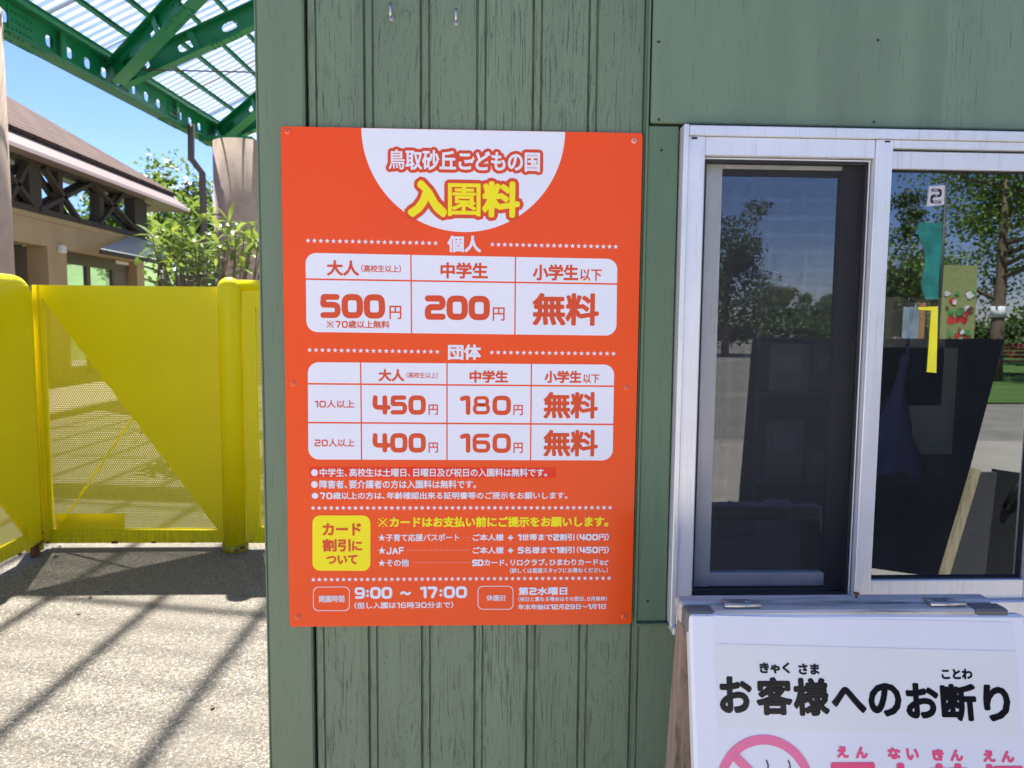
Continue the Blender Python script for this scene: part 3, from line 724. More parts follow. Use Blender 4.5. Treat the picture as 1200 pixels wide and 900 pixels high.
# tables: white cells with the orange gaps between them
def table(P, tl, tr, br, bl, xs, ys, r, gx=2.2, gy=2.6):
    """xs: list of (x_top, x_bottom) dividers, ys: list of (y_left, y_right) dividers in zoom pixels"""
    X = [(tl[0], bl[0])]+xs+[(tr[0], br[0])]; Y = [(tl[1], tr[1])]+ys+[(bl[1], br[1])]
    def pt(i, j, dx, dy):
        fy = j/(len(Y)-1); x = X[i][0]+(X[i][1]-X[i][0])*fy+dx
        fx = (x-tl[0])/(tr[0]-tl[0]); y = Y[j][0]+(Y[j][1]-Y[j][0])*fx+dy; return P(x, y)
    nx, ny = len(X)-1, len(Y)-1
    for j in range(ny):
        for i in range(nx):
            a = 0 if i == 0 else gx; b = 0 if i == nx-1 else -gx; t_ = 0 if j == 0 else gy; d = 0 if j == ny-1 else -gy
            q = [pt(i, j, a, t_), pt(i+1, j, b, t_), pt(i+1, j+1, b, d), pt(i, j+1, a, d)]
            pp = [BF.uv(*k) for k in q]; poly = []
            rnd = [(i == 0 and j == 0), (i == nx-1 and j == 0), (i == nx-1 and j == ny-1), (i == 0 and j == ny-1)]
            for k in range(4):
                p_ = Vector(pp[k])
                if not rnd[k]: poly.append(tuple(p_)); continue
                u_ = (Vector(pp[k-1])-p_).normalized(); v_ = (Vector(pp[(k+1) % 4])-p_).normalized(); c_ = p_+(u_+v_)*r
                for s_ in range(7):
                    th = s_/6*math.pi/2; poly.append(tuple(c_ - u_*r*math.sin(th) - v_*r*math.cos(th)))
                seg = poly[-7:]; del poly[-7:]
                # order the arc from the previous edge to the next one
                poly += sorted(seg, key=lambda z: (Vector(z)-(p_+u_*r)).length)
            sheet(BF, poly, L1, 'table_cell', M_white, board)
table(A, (103, 426), (1101, 446), (1097, 691), (107, 679), [(440.5, 442.5), (775, 773)], [(510, 526)], .018)
table(B, (111, 121), (1091, 129), (1085, 435), (113, 432), [(280, 283), (556, 556), (826, 823)], [(190, 198), (314, 320)], .018)
OR = M_ored
txt(A, '大人', 172, 275, 475, 50, .0009, OR); txt(A, '（高校生以上）', 282, 409, 477, 24, .0002, OR)
txt(A, '中学生', 535, 687, 483, 52, .0009, OR); txt(A, '小学生', 830, 976, 489, 52, .0009, OR); txt(A, '以下', 981, 1050, 497, 38, .0004, OR)
txt(A, '500', 150, 358, 597, 78, 0, OR, .0052); txt(A, '円', 372, 410, 617, 43, .0003, OR)
txt(A, '※70歳以上無料', 170, 374, 655, 28, .0003, OR, .0011)
txt(A, '200', 485, 693, 602, 78, 0, OR, .0052); txt(A, '円', 702, 740, 622, 43, .0003, OR)
txt(A, '無料', 829, 1042, 607, 104, .0019, OR)
txt(B, '大人', 337, 420, 163, 39, .0008, OR); txt(B, '（高校生以上）', 426, 527, 163, 19, .0001, OR)
txt(B, '中学生', 628, 751, 167, 40, .0008, OR); txt(B, '小学生', 867, 986, 168, 40, .0008, OR); txt(B, '以下', 991, 1043, 174, 29, .0003, OR)
for k, (a, b_, y) in enumerate((('450', '180', 258), ('400', '160', 379))):
    txt(B, ('10人以上', '20人以上')[k], 133, 262, (255, 379)[k], 28, .0003, OR, .0011)
    txt(B, a, 318, 488, y, 62, 0, OR, .0040); txt(B, '円', 497, 527, y+15, 33, .0003, OR)
    txt(B, b_, 597, 760, y+1, 62, 0, OR, .0038); txt(B, '円', 768, 798, y+16, 33, .0003, OR)
    txt(B, '無料', 864, 1038, y+1, 85, .0016, OR)
q = [BF.uv(*C(x, y)) for x, y in ((118, 46), (905, 49), (904, 82), (118, 80))]
sheet(BF, q, L1, 'highlight_strip', M_hilite, board)
txt(C, '●中学生、高校生は土曜日、日曜日及び祝日の入園料は無料です。', 122, 876, 64.5, 27, .0003, M_lilac)
txt(C, '●障害者、要介護者の方は入園料は無料です。', 122, 649, 102, 27, .0003, M_lilac)
txt(C, '●70歳以上の方は、年齢確認出来る証明書等のご提示をお願いします。', 122, 943, 138, 27, .0003, M_lilac, .0013)
sheet(BF, rr_poly(BF, [C(126, 202), C(311, 202), C(311, 379), C(126, 378)], .013), L1, 'card_badge', M_yellowp, board)
txt(C, 'カード', 158, 282, 246, 41, .0010, OR); txt(C, '割引', 158, 248, 297, 41, .0010, OR); txt(C, 'に', 252, 285, 299, 32, .0009, OR); txt(C, 'ついて', 170, 270, 343, 30, .0009, OR)
txt(C, '※カードはお支払い前にご提示をお願いします。', 334, 1073, 222, 36, .0008, M_yellowp, .0014)
for y, a, xa, b_, x1 in ((272, '★子育て応援パスポート', 597, 'ご本人様 + 1世帯まで2割引（400円）', 636), (313, '★JAF', 419, 'ご本人様 + 5名様まで1割引（450円）', 636), (353, '★その他', 436, None, 636)):
    txt(C, a, 335, xa, y, 27, .0003, M_lilac, .0012)
    if b_: txt(C, b_, x1, 1075, y-1, 27, .0004, M_lilac, .0015)
txt(C, 'SDカード、リロクラブ、ひまわりカード', 636, 1041, 351, 26, .0004, M_lilac, .0015); txt(C, 'など', 1043, 1072, 352, 17, .0004, M_lilac)
txt(C, '（詳しくは直接スタッフにお尋ねください。）', 757, 1070, 377, 17, .0002, M_lilac)
for x0, x1, y in ((608, 626, 272), (431, 625, 312), (448, 626, 352)):
    n = max(3, int((x1-x0)/7)); mb = MB()
    for i in range(n):
        c_ = BF.uv(*C(x0+(x1-x0)*i/(n-1), y)); ridge(mb, BF, [], .0006, L2, L2+.0001, [c_], 6)
    mb.build('dot_leader', M_lilac, board, fix=False)
def ring(poly_px, r, name):
    o_ = rr_poly(BF, poly_px, r); mb = MB(); n = len(o_); cx = sum(p_[0] for p_ in o_)/n; cy = sum(p_[1] for p_ in o_)/n
    i_ = []
    xs = [p_[0] for p_ in o_]; ys = [p_[1] for p_ in o_]; wx = (max(xs)-min(xs)); wy = max(ys)-min(ys); t_ = .0011
    i_ = [(cx+(x-cx)*(1-2*t_/wx), cy+(y-cy)*(1-2*t_/wy)) for x, y in o_]
    mb.add([BF.pt(*p_, L1) for p_ in o_]+[BF.pt(*p_, L1) for p_ in i_], [(k, (k+1) % n, n+(k+1) % n, n+k) for k in range(n)])
    mb.build(name, M_lilac, board)
ring([C(128, 430), C(245, 429), C(245, 507), C(128, 507)], .009, 'box_outline'); ring([C(654, 427), C(768, 427), C(768, 503), C(654, 502)], .009, 'box_outline')
txt(C, '開園時間', 147, 228, 468, 22, .0002, M_lilac); txt(C, '休園日', 682, 742, 465, 19, .0002, M_lilac)
txt(C, '9:00', 260, 381, 449, 38, 0, M_lilac, .0026); txt(C, '～', 406, 441, 450, 13, .0014, M_lilac); txt(C, '17:00', 470, 620, 447, 38, 0, M_lilac, .0026)
txt(C, '（但し入園は16時30分まで）', 259, 577, 488, 24, .0003, M_lilac, .0010)
txt(C, '第2水曜日', 782, 942, 443, 30, .0006, M_lilac, .0016)
txt(C, '（祝日と重なる場合はその翌日、8月無休）', 783, 1068, 468, 17, .0002, M_lilac, .0007)
txt(C, '年末年始は12月29日～1月1日', 782, 1065, 493, 21, .0003, M_lilac, .0011)
# screws, their heads painted over
for i, (px, py) in enumerate(((337, 154), (743, 165), (344, 449.7), (734, 454), (349, 723), (731, 722.5))):
    u_, v_ = BF.uv(px, py); m = MB(); c0 = BF.pt(u_, v_, 0); n = 20
    rings_ = [(.0048, 0), (.0046, .0008), (.0034, .0018), (.0014, .0023)]
    vs = [tuple(BF.pt(u_+r_*math.cos(2*math.pi*k/n), v_+r_*math.sin(2*math.pi*k/n), h_)) for r_, h_ in rings_ for k in range(n)]
    fs = [(a*n+k, a*n+(k+1) % n, (a+1)*n+(k+1) % n, (a+1)*n+k) for a in range(3) for k in range(n)]+[tuple(3*n+k for k in range(n))]
    m.add(vs, fs); sc_ = m.build('screw', mat_plain('screw_cap', (.80, .16, .07) if i != 1 else (.75, .35, .28), .4, 0, .15, 300), board)
    m = MB()
    for ang in (.5+i, .5+i+math.pi/2):
        d = Vector((math.cos(ang), math.sin(ang)))*.0022; e = Vector((-d.y, d.x))*.22
        q = [(u_+d.x+e.x, v_+d.y+e.y), (u_-d.x+e.x, v_-d.y+e.y), (u_-d.x-e.x, v_-d.y-e.y), (u_+d.x-e.x, v_+d.y-e.y)]
        m.add([BF.pt(*k, .00245 if ang < 1+i else .0025) for k in q], [(0, 1, 2, 3)])
    m.build('slot', mat_plain('screw_slot', (.35, .04, .015), .6), sc_)

# ------------------------------------------------------------------ sandwich board below the window
AO = Vector((.84, -.30, 0))
asign = empty('sandwich_board', AO, 0, 'white sandwich board with weathered top rail and black Japanese heading, below the window', 'sign')
TILT = R(13)
o0 = onY(808, 718.7, -.27)
class AFrame(Frame):
    def pt(s, u, v, w=0): return s.o + s.U*u + s.V*v + s.N*w - AO
AF = AFrame(o0, (1, .0, -.012), (0, math.sin(TILT), math.cos(TILT)))
AW = .476; AH = (o0.z-.02)/math.cos(TILT)
def abox(m, u0, u1, v0, v1, w0, w1, bev=.002):
    t = MB(); t.box(u0, u1, v0, v1, w0, w1, bev); m.add([AF.pt(*v) for v in t.v], t.f); return m
m = MB(); abox(m, 0, AW, -AH, 0, -.022, 0, .004); m.build('front_panel', mat_print('white_panel', (.82, .83, .87), .35), asign)
def Z8(x, y): return (760+x*.36667, 660+y*.36667)
M_film = mat_print('white_film', (.80, .81, .85), .16); M_paper = mat_print('cream_paper', (.79, .80, .78), .18)
sheet(AF, [AF.uv(*Z8(x, y)) for x, y in ((208, 166), (1163, 176), (1187, 655), (216, 655))][:2] + [(AF.uv(*Z8(1187, 655))[0], -AH+.06), (AF.uv(*Z8(216, 655))[0], -AH+.06)], .0006, 'film', M_film, asign, .0005)
sheet(AF, [AF.uv(*Z8(x, y)) for x, y in ((213, 256), (1168, 268), (1180, 540), (219, 526))], .0012, 'heading_paper', M_paper, asign, .0005)
M_black = mat_print('black_ink', (.012, .012, .015), .12); M_pink = mat_print('pink_ink', (.85, .10, .22), .25)
def at(s_, xl, xr, y, h, b, mat, w=.0016, stroke=None):
    (a, py), (b_, _) = Z8(xl, y), Z8(xr, y); return lettering(AF, s_, a, b_, py, h*.36667, b, w, mat, asign, 'lettering', stroke)
for ch, xl, xr, y, h in (('お', 222, 327, 418, 118), ('客', 340, 455, 421, 122), ('様', 458, 572, 422, 122), ('へ', 580, 690, 430, 84), ('の', 697, 803, 428, 108),
                         ('お', 816, 922, 430, 114), ('断', 928, 1042, 434, 120), ('り', 1064, 1150, 434, 118)):
    at(ch, xl, xr, y, h, .0022, M_black)
at('きゃく', 351, 448, 331, 36, .0008, M_black); at('さま', 475, 542, 333, 36, .0008, M_black); at('ことわ', 931, 1030, 343, 34, .0008, M_black)
for s_, xl, xr, y in (('え', 595, 633, 597), ('ん', 655, 694, 598), ('な', 757, 799, 599), ('い', 817, 857, 601), ('き', 899, 937, 602), ('ん', 957, 998, 603), ('え', 1061, 1101, 604), ('ん', 1120, 1161, 605)):
    at(s_, xl, xr, y, 38, .0010, M_pink, .0012)
for s_, xl, xr in (('園', 578, 720), ('内', 735, 868), ('禁', 885, 1026), ('煙', 1056, 1196)):
    at(s_, xl, xr, 700, 142, .0030, M_pink, .0012)
# no-smoking ring
cu, cv = AF.uv(*Z8(367, 714)); ro = (AF.uv(*Z8(524, 714))[0]-cu); ri = ro-.0125; n = 64; m = MB()
m.add([AF.pt(cu+r_*math.cos(2*math.pi*k/n), cv+r_*math.sin(2*math.pi*k/n), .0012) for r_ in (ro, ri) for k in range(n)], [(k, (k+1) % n, n+(k+1) % n, n+k) for k in range(n)])
d1 = Vector((-.7071, .7071)); e1 = Vector((.7071, .7071))*.0062
q = [Vector((cu, cv))+d1*(ri+.001)+e1, Vector((cu, cv))-d1*(ri+.001)+e1, Vector((cu, cv))-d1*(ri+.001)-e1, Vector((cu, cv))+d1*(ri+.001)-e1]
m.add([AF.pt(*k, .0016) for k in q], [(0, 1, 2, 3)]); m.build('prohibition_ring', mat_print('rose_ink', (.86, .20, .36), .25), asign)
m = MB()
for sx in (372, 442):
    pts = [AF.uv(*Z8(sx+8*math.sin((k/9)*5.5+.3)-4, 627+k*9)) for k in range(10)]
    ridge(m, AF, list(zip(pts, pts[1:])), .0011, .0012, .0013, pts, 6)
q = [AF.uv(*Z8(x, y)) for x, y in ((268, 728), (470, 728), (470, 760), (268, 760))]
m.add([AF.pt(*k, .0012) for k in q], [(0, 1, 2, 3)]); m.build('cigarette_drawing', mat_print('grey_ink', (.08, .08, .09), .25), asign)
# rear frame, rails and hinges
M_old = mat_oldwood('grey_weathered_wood', (.52, .50, .46), (.14, .13, .12), 'x', .75); M_end = mat_oldwood('dark_end_wood', (.17, .16, .15), (.05, .05, .05), 'x')
M_leg = mat_oldwood('brown_wood', (.33, .25, .19), (.09, .07, .06), 'z')
ztop = onY(797.8, 698, -.215).z
def loc(m): m.v = [(x-AO.x, y-AO.y, z-AO.z) for x, y, z in m.v]; return m
m = MB(); m.box(.652, 1.022, -.268, -.2425, ztop-.032, ztop-.002, .003)
loc(m).build('front_rail', M_old, asign)
m = MB(); m.box(.610, 1.064, -.2415, -.2155, ztop-.03, ztop+.001, .003)
top_rail = loc(m).build('top_rail', M_old, asign)
for ra, rb_ in ((.6125, .6515), (1.0225, 1.070)):
    m = MB(); m.box(ra, rb_, -.268, -.2425, ztop-.033, ztop-.0025, .003); loc(m).build('rail_end', M_end, asign)
for x in (.612, 1.030):
    m = MB(); m.bar((x+.018, -.229, ztop-.033), (x+.018, -.055, .0), .034, .030, (1, 0, 0)); loc(m).build('rear_leg', M_leg, asign)
m = MB(); m.bar((.647, -.105, .32), (1.03, -.105, .32), .02, .05); loc(m).build('rear_brace', M_leg, asign)
for hx in (.672+.02, .985):
    m = MB(); m.box(hx-.021, hx+.019, -.256, -.236, ztop+.0015, ztop+.0030, .0006)
    hg = loc(m).build('hinge', M_steel, asign)
    m = MB(); m.tube([(hx-.024, -.258, ztop+.002), (hx+.027, -.258, ztop+.002)], .0036, 10)
    for k in (-.016, .014): m.tube([(hx+k, -.245, ztop+.002), (hx+k, -.245, ztop+.0042)], .0042, 10)
    loc(m).build('hinge_pin', M_steel, hg)
a = onY(1000.5, 706, -.225)
m = MB(); m.tube([(a.x, -.23, ztop-.01), (a.x, -.231, ztop+.007)], .0016, 7); m.tube([(a.x, -.231, ztop+.007), (a.x, -.231, ztop+.0088)], .0042, 9)
loc(m).build('rusty_nail', M_rust, asign)

# ------------------------------------------------------------------ yellow gates
GY = 3.518
def tri_gate(root, W, H, z0, tri, rimw=.05):
    """local x 0..W, front face y=0: solid sheet with one triangular opening closed by a perforated sheet"""
    m = MB(); (ax, az), (bx, bz), (cx, cz) = tri                       # top, bottom (right angle), bottom far
    O = [(0, z0), (W, z0), (W, H), (0, H)]
    def prism(poly): m.prism(poly, 0, .03)
    left = ax < cx
    xa, xc = (ax, cx)
    if left:
        prism([(0, z0), (ax, z0), (ax, H), (0, H)]); prism([(ax, z0), (cx, z0), (cx, cz), (bx, bz)])
        prism([(cx, z0), (W, z0), (W, H), (cx, H)]); prism([(ax, az), (cx, cz), (cx, H), (ax, H)])
    else:
        prism([(ax, z0), (W, z0), (W, H), (ax, H)]); prism([(cx, z0), (ax, z0), (bx, bz), (cx, cz)])
        prism([(0, z0), (cx, z0), (cx, H), (0, H)]); prism([(cx, cz), (ax, az), (ax, H), (cx, H)])
    m.build('panel', M_yellow, root)
    m = MB(); m.add([(ax, .015, az), (bx, .015, bz), (cx, .015, cz)], [(0, 1, 2)]); m.build('perforated_sheet', M_holes, root)
    mid = Vector(((ax+cx)/2, .036, (az+cz)/2)); m = MB(); m.bar((bx+(.03 if left else -.03), .036, bz+.02), mid, .008, .022, (0, 1, 0)); m.build('brace', M_yellow, root)
def rust_bits(root, pts):
    m = MB(); r_ = random.Random(5)
    for x, y, z, s in pts: m.box(x-s, x+s, y-.003, y+.003, z-s*.4, z+s*.4, .001)
    m.build('rust_patch', M_rust, root)
g1 = empty('yellow_gate', (-2.52, GY, 0), 0, 'closed yellow metal gate leaf facing the viewer, its perforated triangle fully in view', 'gate', 'yellow gates and fences')
tri_gate(g1, 1.16, 1.712, .040, [(.055, 1.628), (.058, .132), (1.118, .122)])
m = MB(); m.box(0, .035, -.012, -.0005, .04, 1.712, .004); m.build('hinge_stile', M_yellow, g1)
m = MB(); m.box(.02, 1.15, .0305, .055, .043, .075); m.box(.02, 1.15, .0305, .055, 1.67, 1.705); m.box(.06, .5, .033, .036, .12, .23); m.build('rear_rail', M_yellow, g1)
rust_bits(g1, [(.03, -.0145, .05, .012), (.45, -.003, .045, .02), (.7, -.003, .044, .014), (.95, -.003, .046, .01)])
# fixed fence to the right, its frame one bent tube
def bent(pts, r_, seg=8, bend=.12):
    out = [Vector(pts[0])]
    for i in range(1, len(pts)-1):
        p = Vector(pts[i]); a = (Vector(pts[i-1])-p).normalized(); b = (Vector(pts[i+1])-p).normalized(); A_ = p+a*bend; B_ = p+b*bend
        for k in range(seg+1): t = k/seg; out.append(A_*(1-t)**2+p*2*t*(1-t)+B_*t*t)
    out.append(Vector(pts[-1])); return out
g2 = empty('yellow_fence', (-1.282, GY-.03, 0), 0, 'yellow fence panel with a round tube post, half hidden behind the green booth', 'fence', 'yellow gates and fences')
m = MB(); pr = .072; m.tube([(0, 0, 0), (0, 0, 1.70)]+[(0, 0, 1.70+pr*math.sin(a)) for a in (.35, .7, 1.0, 1.25, 1.45)], [pr, pr]+[pr*math.cos(a) for a in (.35, .7, 1.0, 1.25, 1.45)], 24); m.build('post', M_yellow, g2)
m = MB(); m.tube([(.04, .03, 1.715), (2.4, .05, 1.715), (2.4, .05, 0)], .042, 16); m.build('top_rail', M_yellow, g2)
h = empty('panel_holder', (0, 0, 0)); bpy.data.objects.remove(h)
pan = MB()
g2p = bpy.data.objects
def panel_on(root, x0, W, H, z0, tri, y=.0):
    n0 = set(bpy.data.objects); tri_gate(root, W, H, z0, tri)
    for o in set(bpy.data.objects)-n0: o.location = (x0, y, 0)
panel_on(g2, .074, 2.2, 1.70, .045, [(.085, 1.585), (.085, .15), (1.25, .14)], .0)
m = MB(); m.tube([(0, 0, 0), (0, 0, .05)], .0815, 16); m.build('post_foot', mat_plain('chipped_yellow', (.4, .33, .02), .7, 0, .5, 40), g2)
rust_bits(g2, [(.06, -.06, .035, .02), (.03, -.078, .02, .014)])
# fence on the left running towards the viewer
g3 = empty('yellow_fence', (-2.535, 3.44, 0), -math.pi/2, 'yellow fence panel at the left edge, running towards the viewer', 'fence', 'yellow gates and fences')
m = MB(); m.tube(bent([(0, 0, .02), (0, 0, 1.715), (2.7, 0, 1.715), (2.7, 0, 0)], .07, 8, .12), .05, 20); m.build('tube_frame', M_yellow, g3)
# local x of the left fence runs towards the viewer (world -Y), its local -y is world -X, so the face towards the gate opening is local +y
panel_on(g3, .012, 2.65, 1.70, .075, [(1.25, 1.52), (1.25, .16), (.135, .16)], .024)
rust_bits(g3, [(.03, .07, .085, .018), (.07, .072, .08, .02), (.26, .071, .078, .015), (.02, .069, .14, .008)])
m = MB(); m.box(.05, .11, .04, .06, .0, .075); m.build('foot', M_rust, g3)
# litter: dry leaves and twigs
rng = random.Random(11)
for i, (px, py) in enumerate(((66, 652), (106, 700), (92, 719), (125, 694), (214, 778), (249, 829), (212, 807), (191, 822), (70, 640))):
    p = onZ(px, py, .004); m = MB()
    L = (.05, .035, .03, .028, .012, .03, .022, .012, .03)[i]; a = rng.uniform(0, 3.1)
    vs = []
    for k in range(5):
        t = k/4-.5; wd = .28*L*math.cos(t*math.pi)**.7 if abs(t) < .5 else .001
        for s_ in (-1, 0, 1): vs.append((t*L, s_*wd, .003+abs(s_)*.35*wd+.25*L*t*t))
    m.add(vs, [(k*3+j, k*3+j+1, k*3+j+4, k*3+j+3) for k in range(4) for j in range(2)], True)
    o = m.build('dry_leaf', mat_plain('dry_leaf', (.16, .085, .035), .8) if i % 3 else mat_plain('dark_leaf', (.05, .045, .035), .8)); o.location = (p.x, p.y, .002); o.rotation_euler = (0, 0, a)
    lab = ['curled brown leaf on the pavement beside the corner of the yellow gate', 'brown leaf lying below the left end of the gate on shaded pavement', 'larger brown leaf on the edge of the sunlit pavement strip at left', 'dark leaf on the pavement in front of the gate, right of the brown ones',
           'speck of leaf on the pavement, farthest from the booth of the middle three', 'reddish leaf scrap on the pavement nearest the foot of the booth corner', 'dark leaf scrap in the middle of the sunlit pavement, beside the shadow stripe', 'tiny dark leaf scrap in the foreground pavement near the bottom of the stripe', 'dry leaf caught in the joint between the gate and the left fence'][i]
    tag(o, lab, 'leaf', 'fallen leaves on the pavement')

# ------------------------------------------------------------------ canopy
canopy = empty('canopy', (-3.7, 15, 0), 0, 'green steel canopy with clear corrugated roof on thick beige columns', 'canopy')
CO = Vector((-3.7, 15, 0)); XG = -7.37; SL = .5; Y0, Y1 = 4.0, 27.0; XR = 0.0
def tl(z, y): return z+.0467*(y-10.34)
def cb(m, name, mat, parent=None, tilt=True):
    m.v = [((x-CO.x), (y-CO.y), (tl(z, y) if tilt else z)-CO.z) for x, y, z in m.v]
    return m.build(name, mat, parent or canopy)
ZB = 6.01; GD = .56
zr = lambda x: 6.80+SL*(x-XG)
def hbeam(p, q, h, wd, ft=.025, hole=None, up_=(0, 0, 1), stiff=None):
    """H section from p to q with round-ended web holes; returns the mesh"""
    p = Vector(p); q = Vector(q); d = (q-p); L = d.length; d.normalize(); a = d.cross(Vector(up_)).normalized(); b = a.cross(d)
    m = MB(); P_ = lambda s, u_, v_: p+d*s+a*u_+b*v_
    for v_ in (-h/2+ft/2, h/2-ft/2): m.bar(P_(0, 0, v_), P_(L, 0, v_), wd, ft, b)
    hh = h/2-ft; y = 0.008
    if not hole: m.bar(P_(0, 0, 0), P_(L, 0, 0), .016, 2*hh, b)
    else:
        pitch, hw, hv = hole; n = max(1, int(L/pitch)); pitch = L/n
        for side in (-y, y):
            for i in range(n):
                s0 = i*pitch; cx = s0+pitch/2; K = 16
                inner = [(cx+hw*math.copysign(abs(math.cos(t))**.7, math.cos(t)), hv*math.copysign(abs(math.sin(t))**.7, math.sin(t))) for t in [2*math.pi*k/K for k in range(K)]]
                def outer(t):
                    c_, s_ = math.cos(t), math.sin(t); k_ = min((pitch/2)/max(abs(c_), 1e-6), hh/max(abs(s_), 1e-6)); return (cx+c_*k_, s_*k_)
                ang = sorted(set([2*math.pi*k/K for k in range(K)]))
                out = [outer(t) for t in ang]
                vs = [P_(x, side, z) for x, z in inner]+[P_(x, side, z) for x, z in out]
                fs = [(k, (k+1) % K, K+(k+1) % K, K+k) for k in range(K)]
                m.add(vs, fs)
                # corners left over by the fan
                for sx, sz in ((-1, -1), (1, -1), (1, 1), (-1, 1)):
                    c0 = (cx+sx*pitch/2, sz*hh); t0 = math.atan2(sz*hh, sx*pitch/2) % (2*math.pi)
                    k = int(t0/(2*math.pi/K)); A_ = out[k % K]; B_ = out[(k+1) % K]
                    m.add([P_(A_[0], side, A_[1]), P_(*((c0[0], side, c0[1]))), P_(B_[0], side, B_[1])], [(0, 1, 2)])
    if stiff:
        s = stiff/2
        while s < L:
            for sd in (-1, 1): m.bar(P_(s, sd*(wd/4+.006), -hh), P_(s, sd*(wd/4+.006), hh), .014, wd/2-.014, d)
            s += stiff
    return m, P_
m, P_ = hbeam((XG, Y0, ZB+GD/2), (XG, Y1, ZB+GD/2), GD, .36, .03, (.62, .11, .10), up_=(0, 0, 1), stiff=2.48)
gird = cb(m, 'eave_girder', M_green)
m, _ = hbeam((-XG, Y0, ZB+GD/2), (-XG, Y1, ZB+GD/2), GD, .36, .03, None, up_=(0, 0, 1), stiff=2.48); cb(m, 'eave_girder', M_green)
def bolts(m, org, ex, ey, en, nx, ny, sx, sy, r_=.017, hgt=.02):
    for i in range(nx):
        for j in range(ny):
            c_ = org+ex*((i-(nx-1)/2)*sx)+ey*((j-(ny-1)/2)*sy); m.tube([c_, c_+en*hgt], r_, 6)
X3, Y3, Z3 = Vector((1, 0, 0)), Vector((0, 1, 0)), Vector((0, 0, 1))
for yc in (11.6, 17.6, 23.6):                              # splice plates on the girder
    m = MB(); m.box(XG-.17, XG+.17, yc-.55, yc+.55, ZB-.014, ZB-.002); m.box(XG+.0095, XG+.022, yc-.35, yc+.35, ZB+.06, ZB+GD-.06); m.box(XG-.17, XG+.17, yc-.55, yc+.55, ZB+GD+.002, ZB+GD+.014)
    bolts(m, Vector((XG, yc-.3, ZB-.014)), Y3, X3, -Z3, 4, 2, .11, .2); bolts(m, Vector((XG, yc+.3, ZB-.014)), Y3, X3, -Z3, 4, 2, .11, .2)
    bolts(m, Vector((XG+.022, yc, ZB+GD/2)), Y3, Z3, X3, 6, 3, .1, .13); bolts(m, Vector((XG, yc, ZB+GD+.014)), Y3, X3, Z3, 8, 2, .12, .2)
    cb(m, 'splice_plate', M_green, None)
RB = .46
for yn in (8.5, 14.5, 20.5):
    for dy in (0.6, -4.95)[:1 if yn < 10 else 2]:
        m, P_ = hbeam((XG+.15, yn+(.1 if dy > 0 else -.1), ZB+.30), (XR-.1, yn+dy, ZB+.30+SL*(XR-.1-XG-.15)), RB, .30, .024, (.95, .17, .085), stiff=3.4)
        rb = cb(m, 'rafter' if dy > 0 else 'diagonal_brace', M_green)
        d = (Vector((XR-.1, yn+dy, ZB+.30+SL*(XR-.1-XG-.15)))-Vector((XG+.15, yn, ZB+.30))).normalized(); a = d.cross(Z3).normalized(); b = a.cross(d)
        m = MB(); c0 = P_(2.3, 0, -RB/2-.008); c1 = P_(2.3, 0, RB/2+.008)
        m.bar(P_(1.95, 0, -RB/2-.008), P_(2.65, 0, -RB/2-.008), .28, .012, b); m.bar(P_(1.95, 0, RB/2+.008), P_(2.65, 0, RB/2+.008), .28, .012, b)
        for k in (-.2, .2):
            bolts(m, P_(2.3+k, 0, -RB/2-.014), d, a, -b, 3, 2, .1, .17, .018, .022); bolts(m, P_(2.3+k, 0, RB/2+.014), d, a, b, 3, 2, .1, .17, .018, .022)
        bolts(m, P_(2.3, .008, 0)+Vector((0, 0, 0)), d, b, a, 6, 2, .1, .2, .018, .022); bolts(m, P_(2.3, -.008, 0), d, b, -a, 6, 2, .1, .2, .018, .022)
        cb(m, 'splice_plate', M_green, rb)
        m, _ = hbeam((-XG-.15, yn, ZB+.30), (XR+.1, yn+dy, ZB+.30+SL*(-XG-.25)), RB, .30, .024); cb(m, 'rafter' if dy > 0 else 'diagonal_brace', M_green)
    m = MB(); m.tube([(XG+.5, yn, ZB+.42), (-XG-.5, yn, ZB+.42)], .016, 8); cb(m, 'tie_rod', M_bronze)
    m = MB(); m.box(XG+.2, XG+.75, yn-.012, yn+.012, ZB+.3, ZB+.5); m.box(XG+.2, XG+.62, yn-.1, yn+.1, ZB+.27, ZB+.285); cb(m, 'gusset', M_green)
m, _ = hbeam((XR, Y0, zr(XR)-.45), (XR, Y1, zr(XR)-.45), .5, .3); cb(m, 'ridge_beam', M_green)
for k in range(28):
    x = XG+.05+.55*k
    if x > -XG: break
    z = (zr(x) if x < XR else zr(-x))-.13
    m = MB(); m.box(x-.024, x+.024, Y0, Y1, z-.05, z-.043); m.box(x-.024, x-.017, Y0, Y1, z-.0425, z+.055); m.box(x-.0165, x+.024, Y0, Y1, z+.048, z+.055)
    cb(m, 'purlin', M_green)
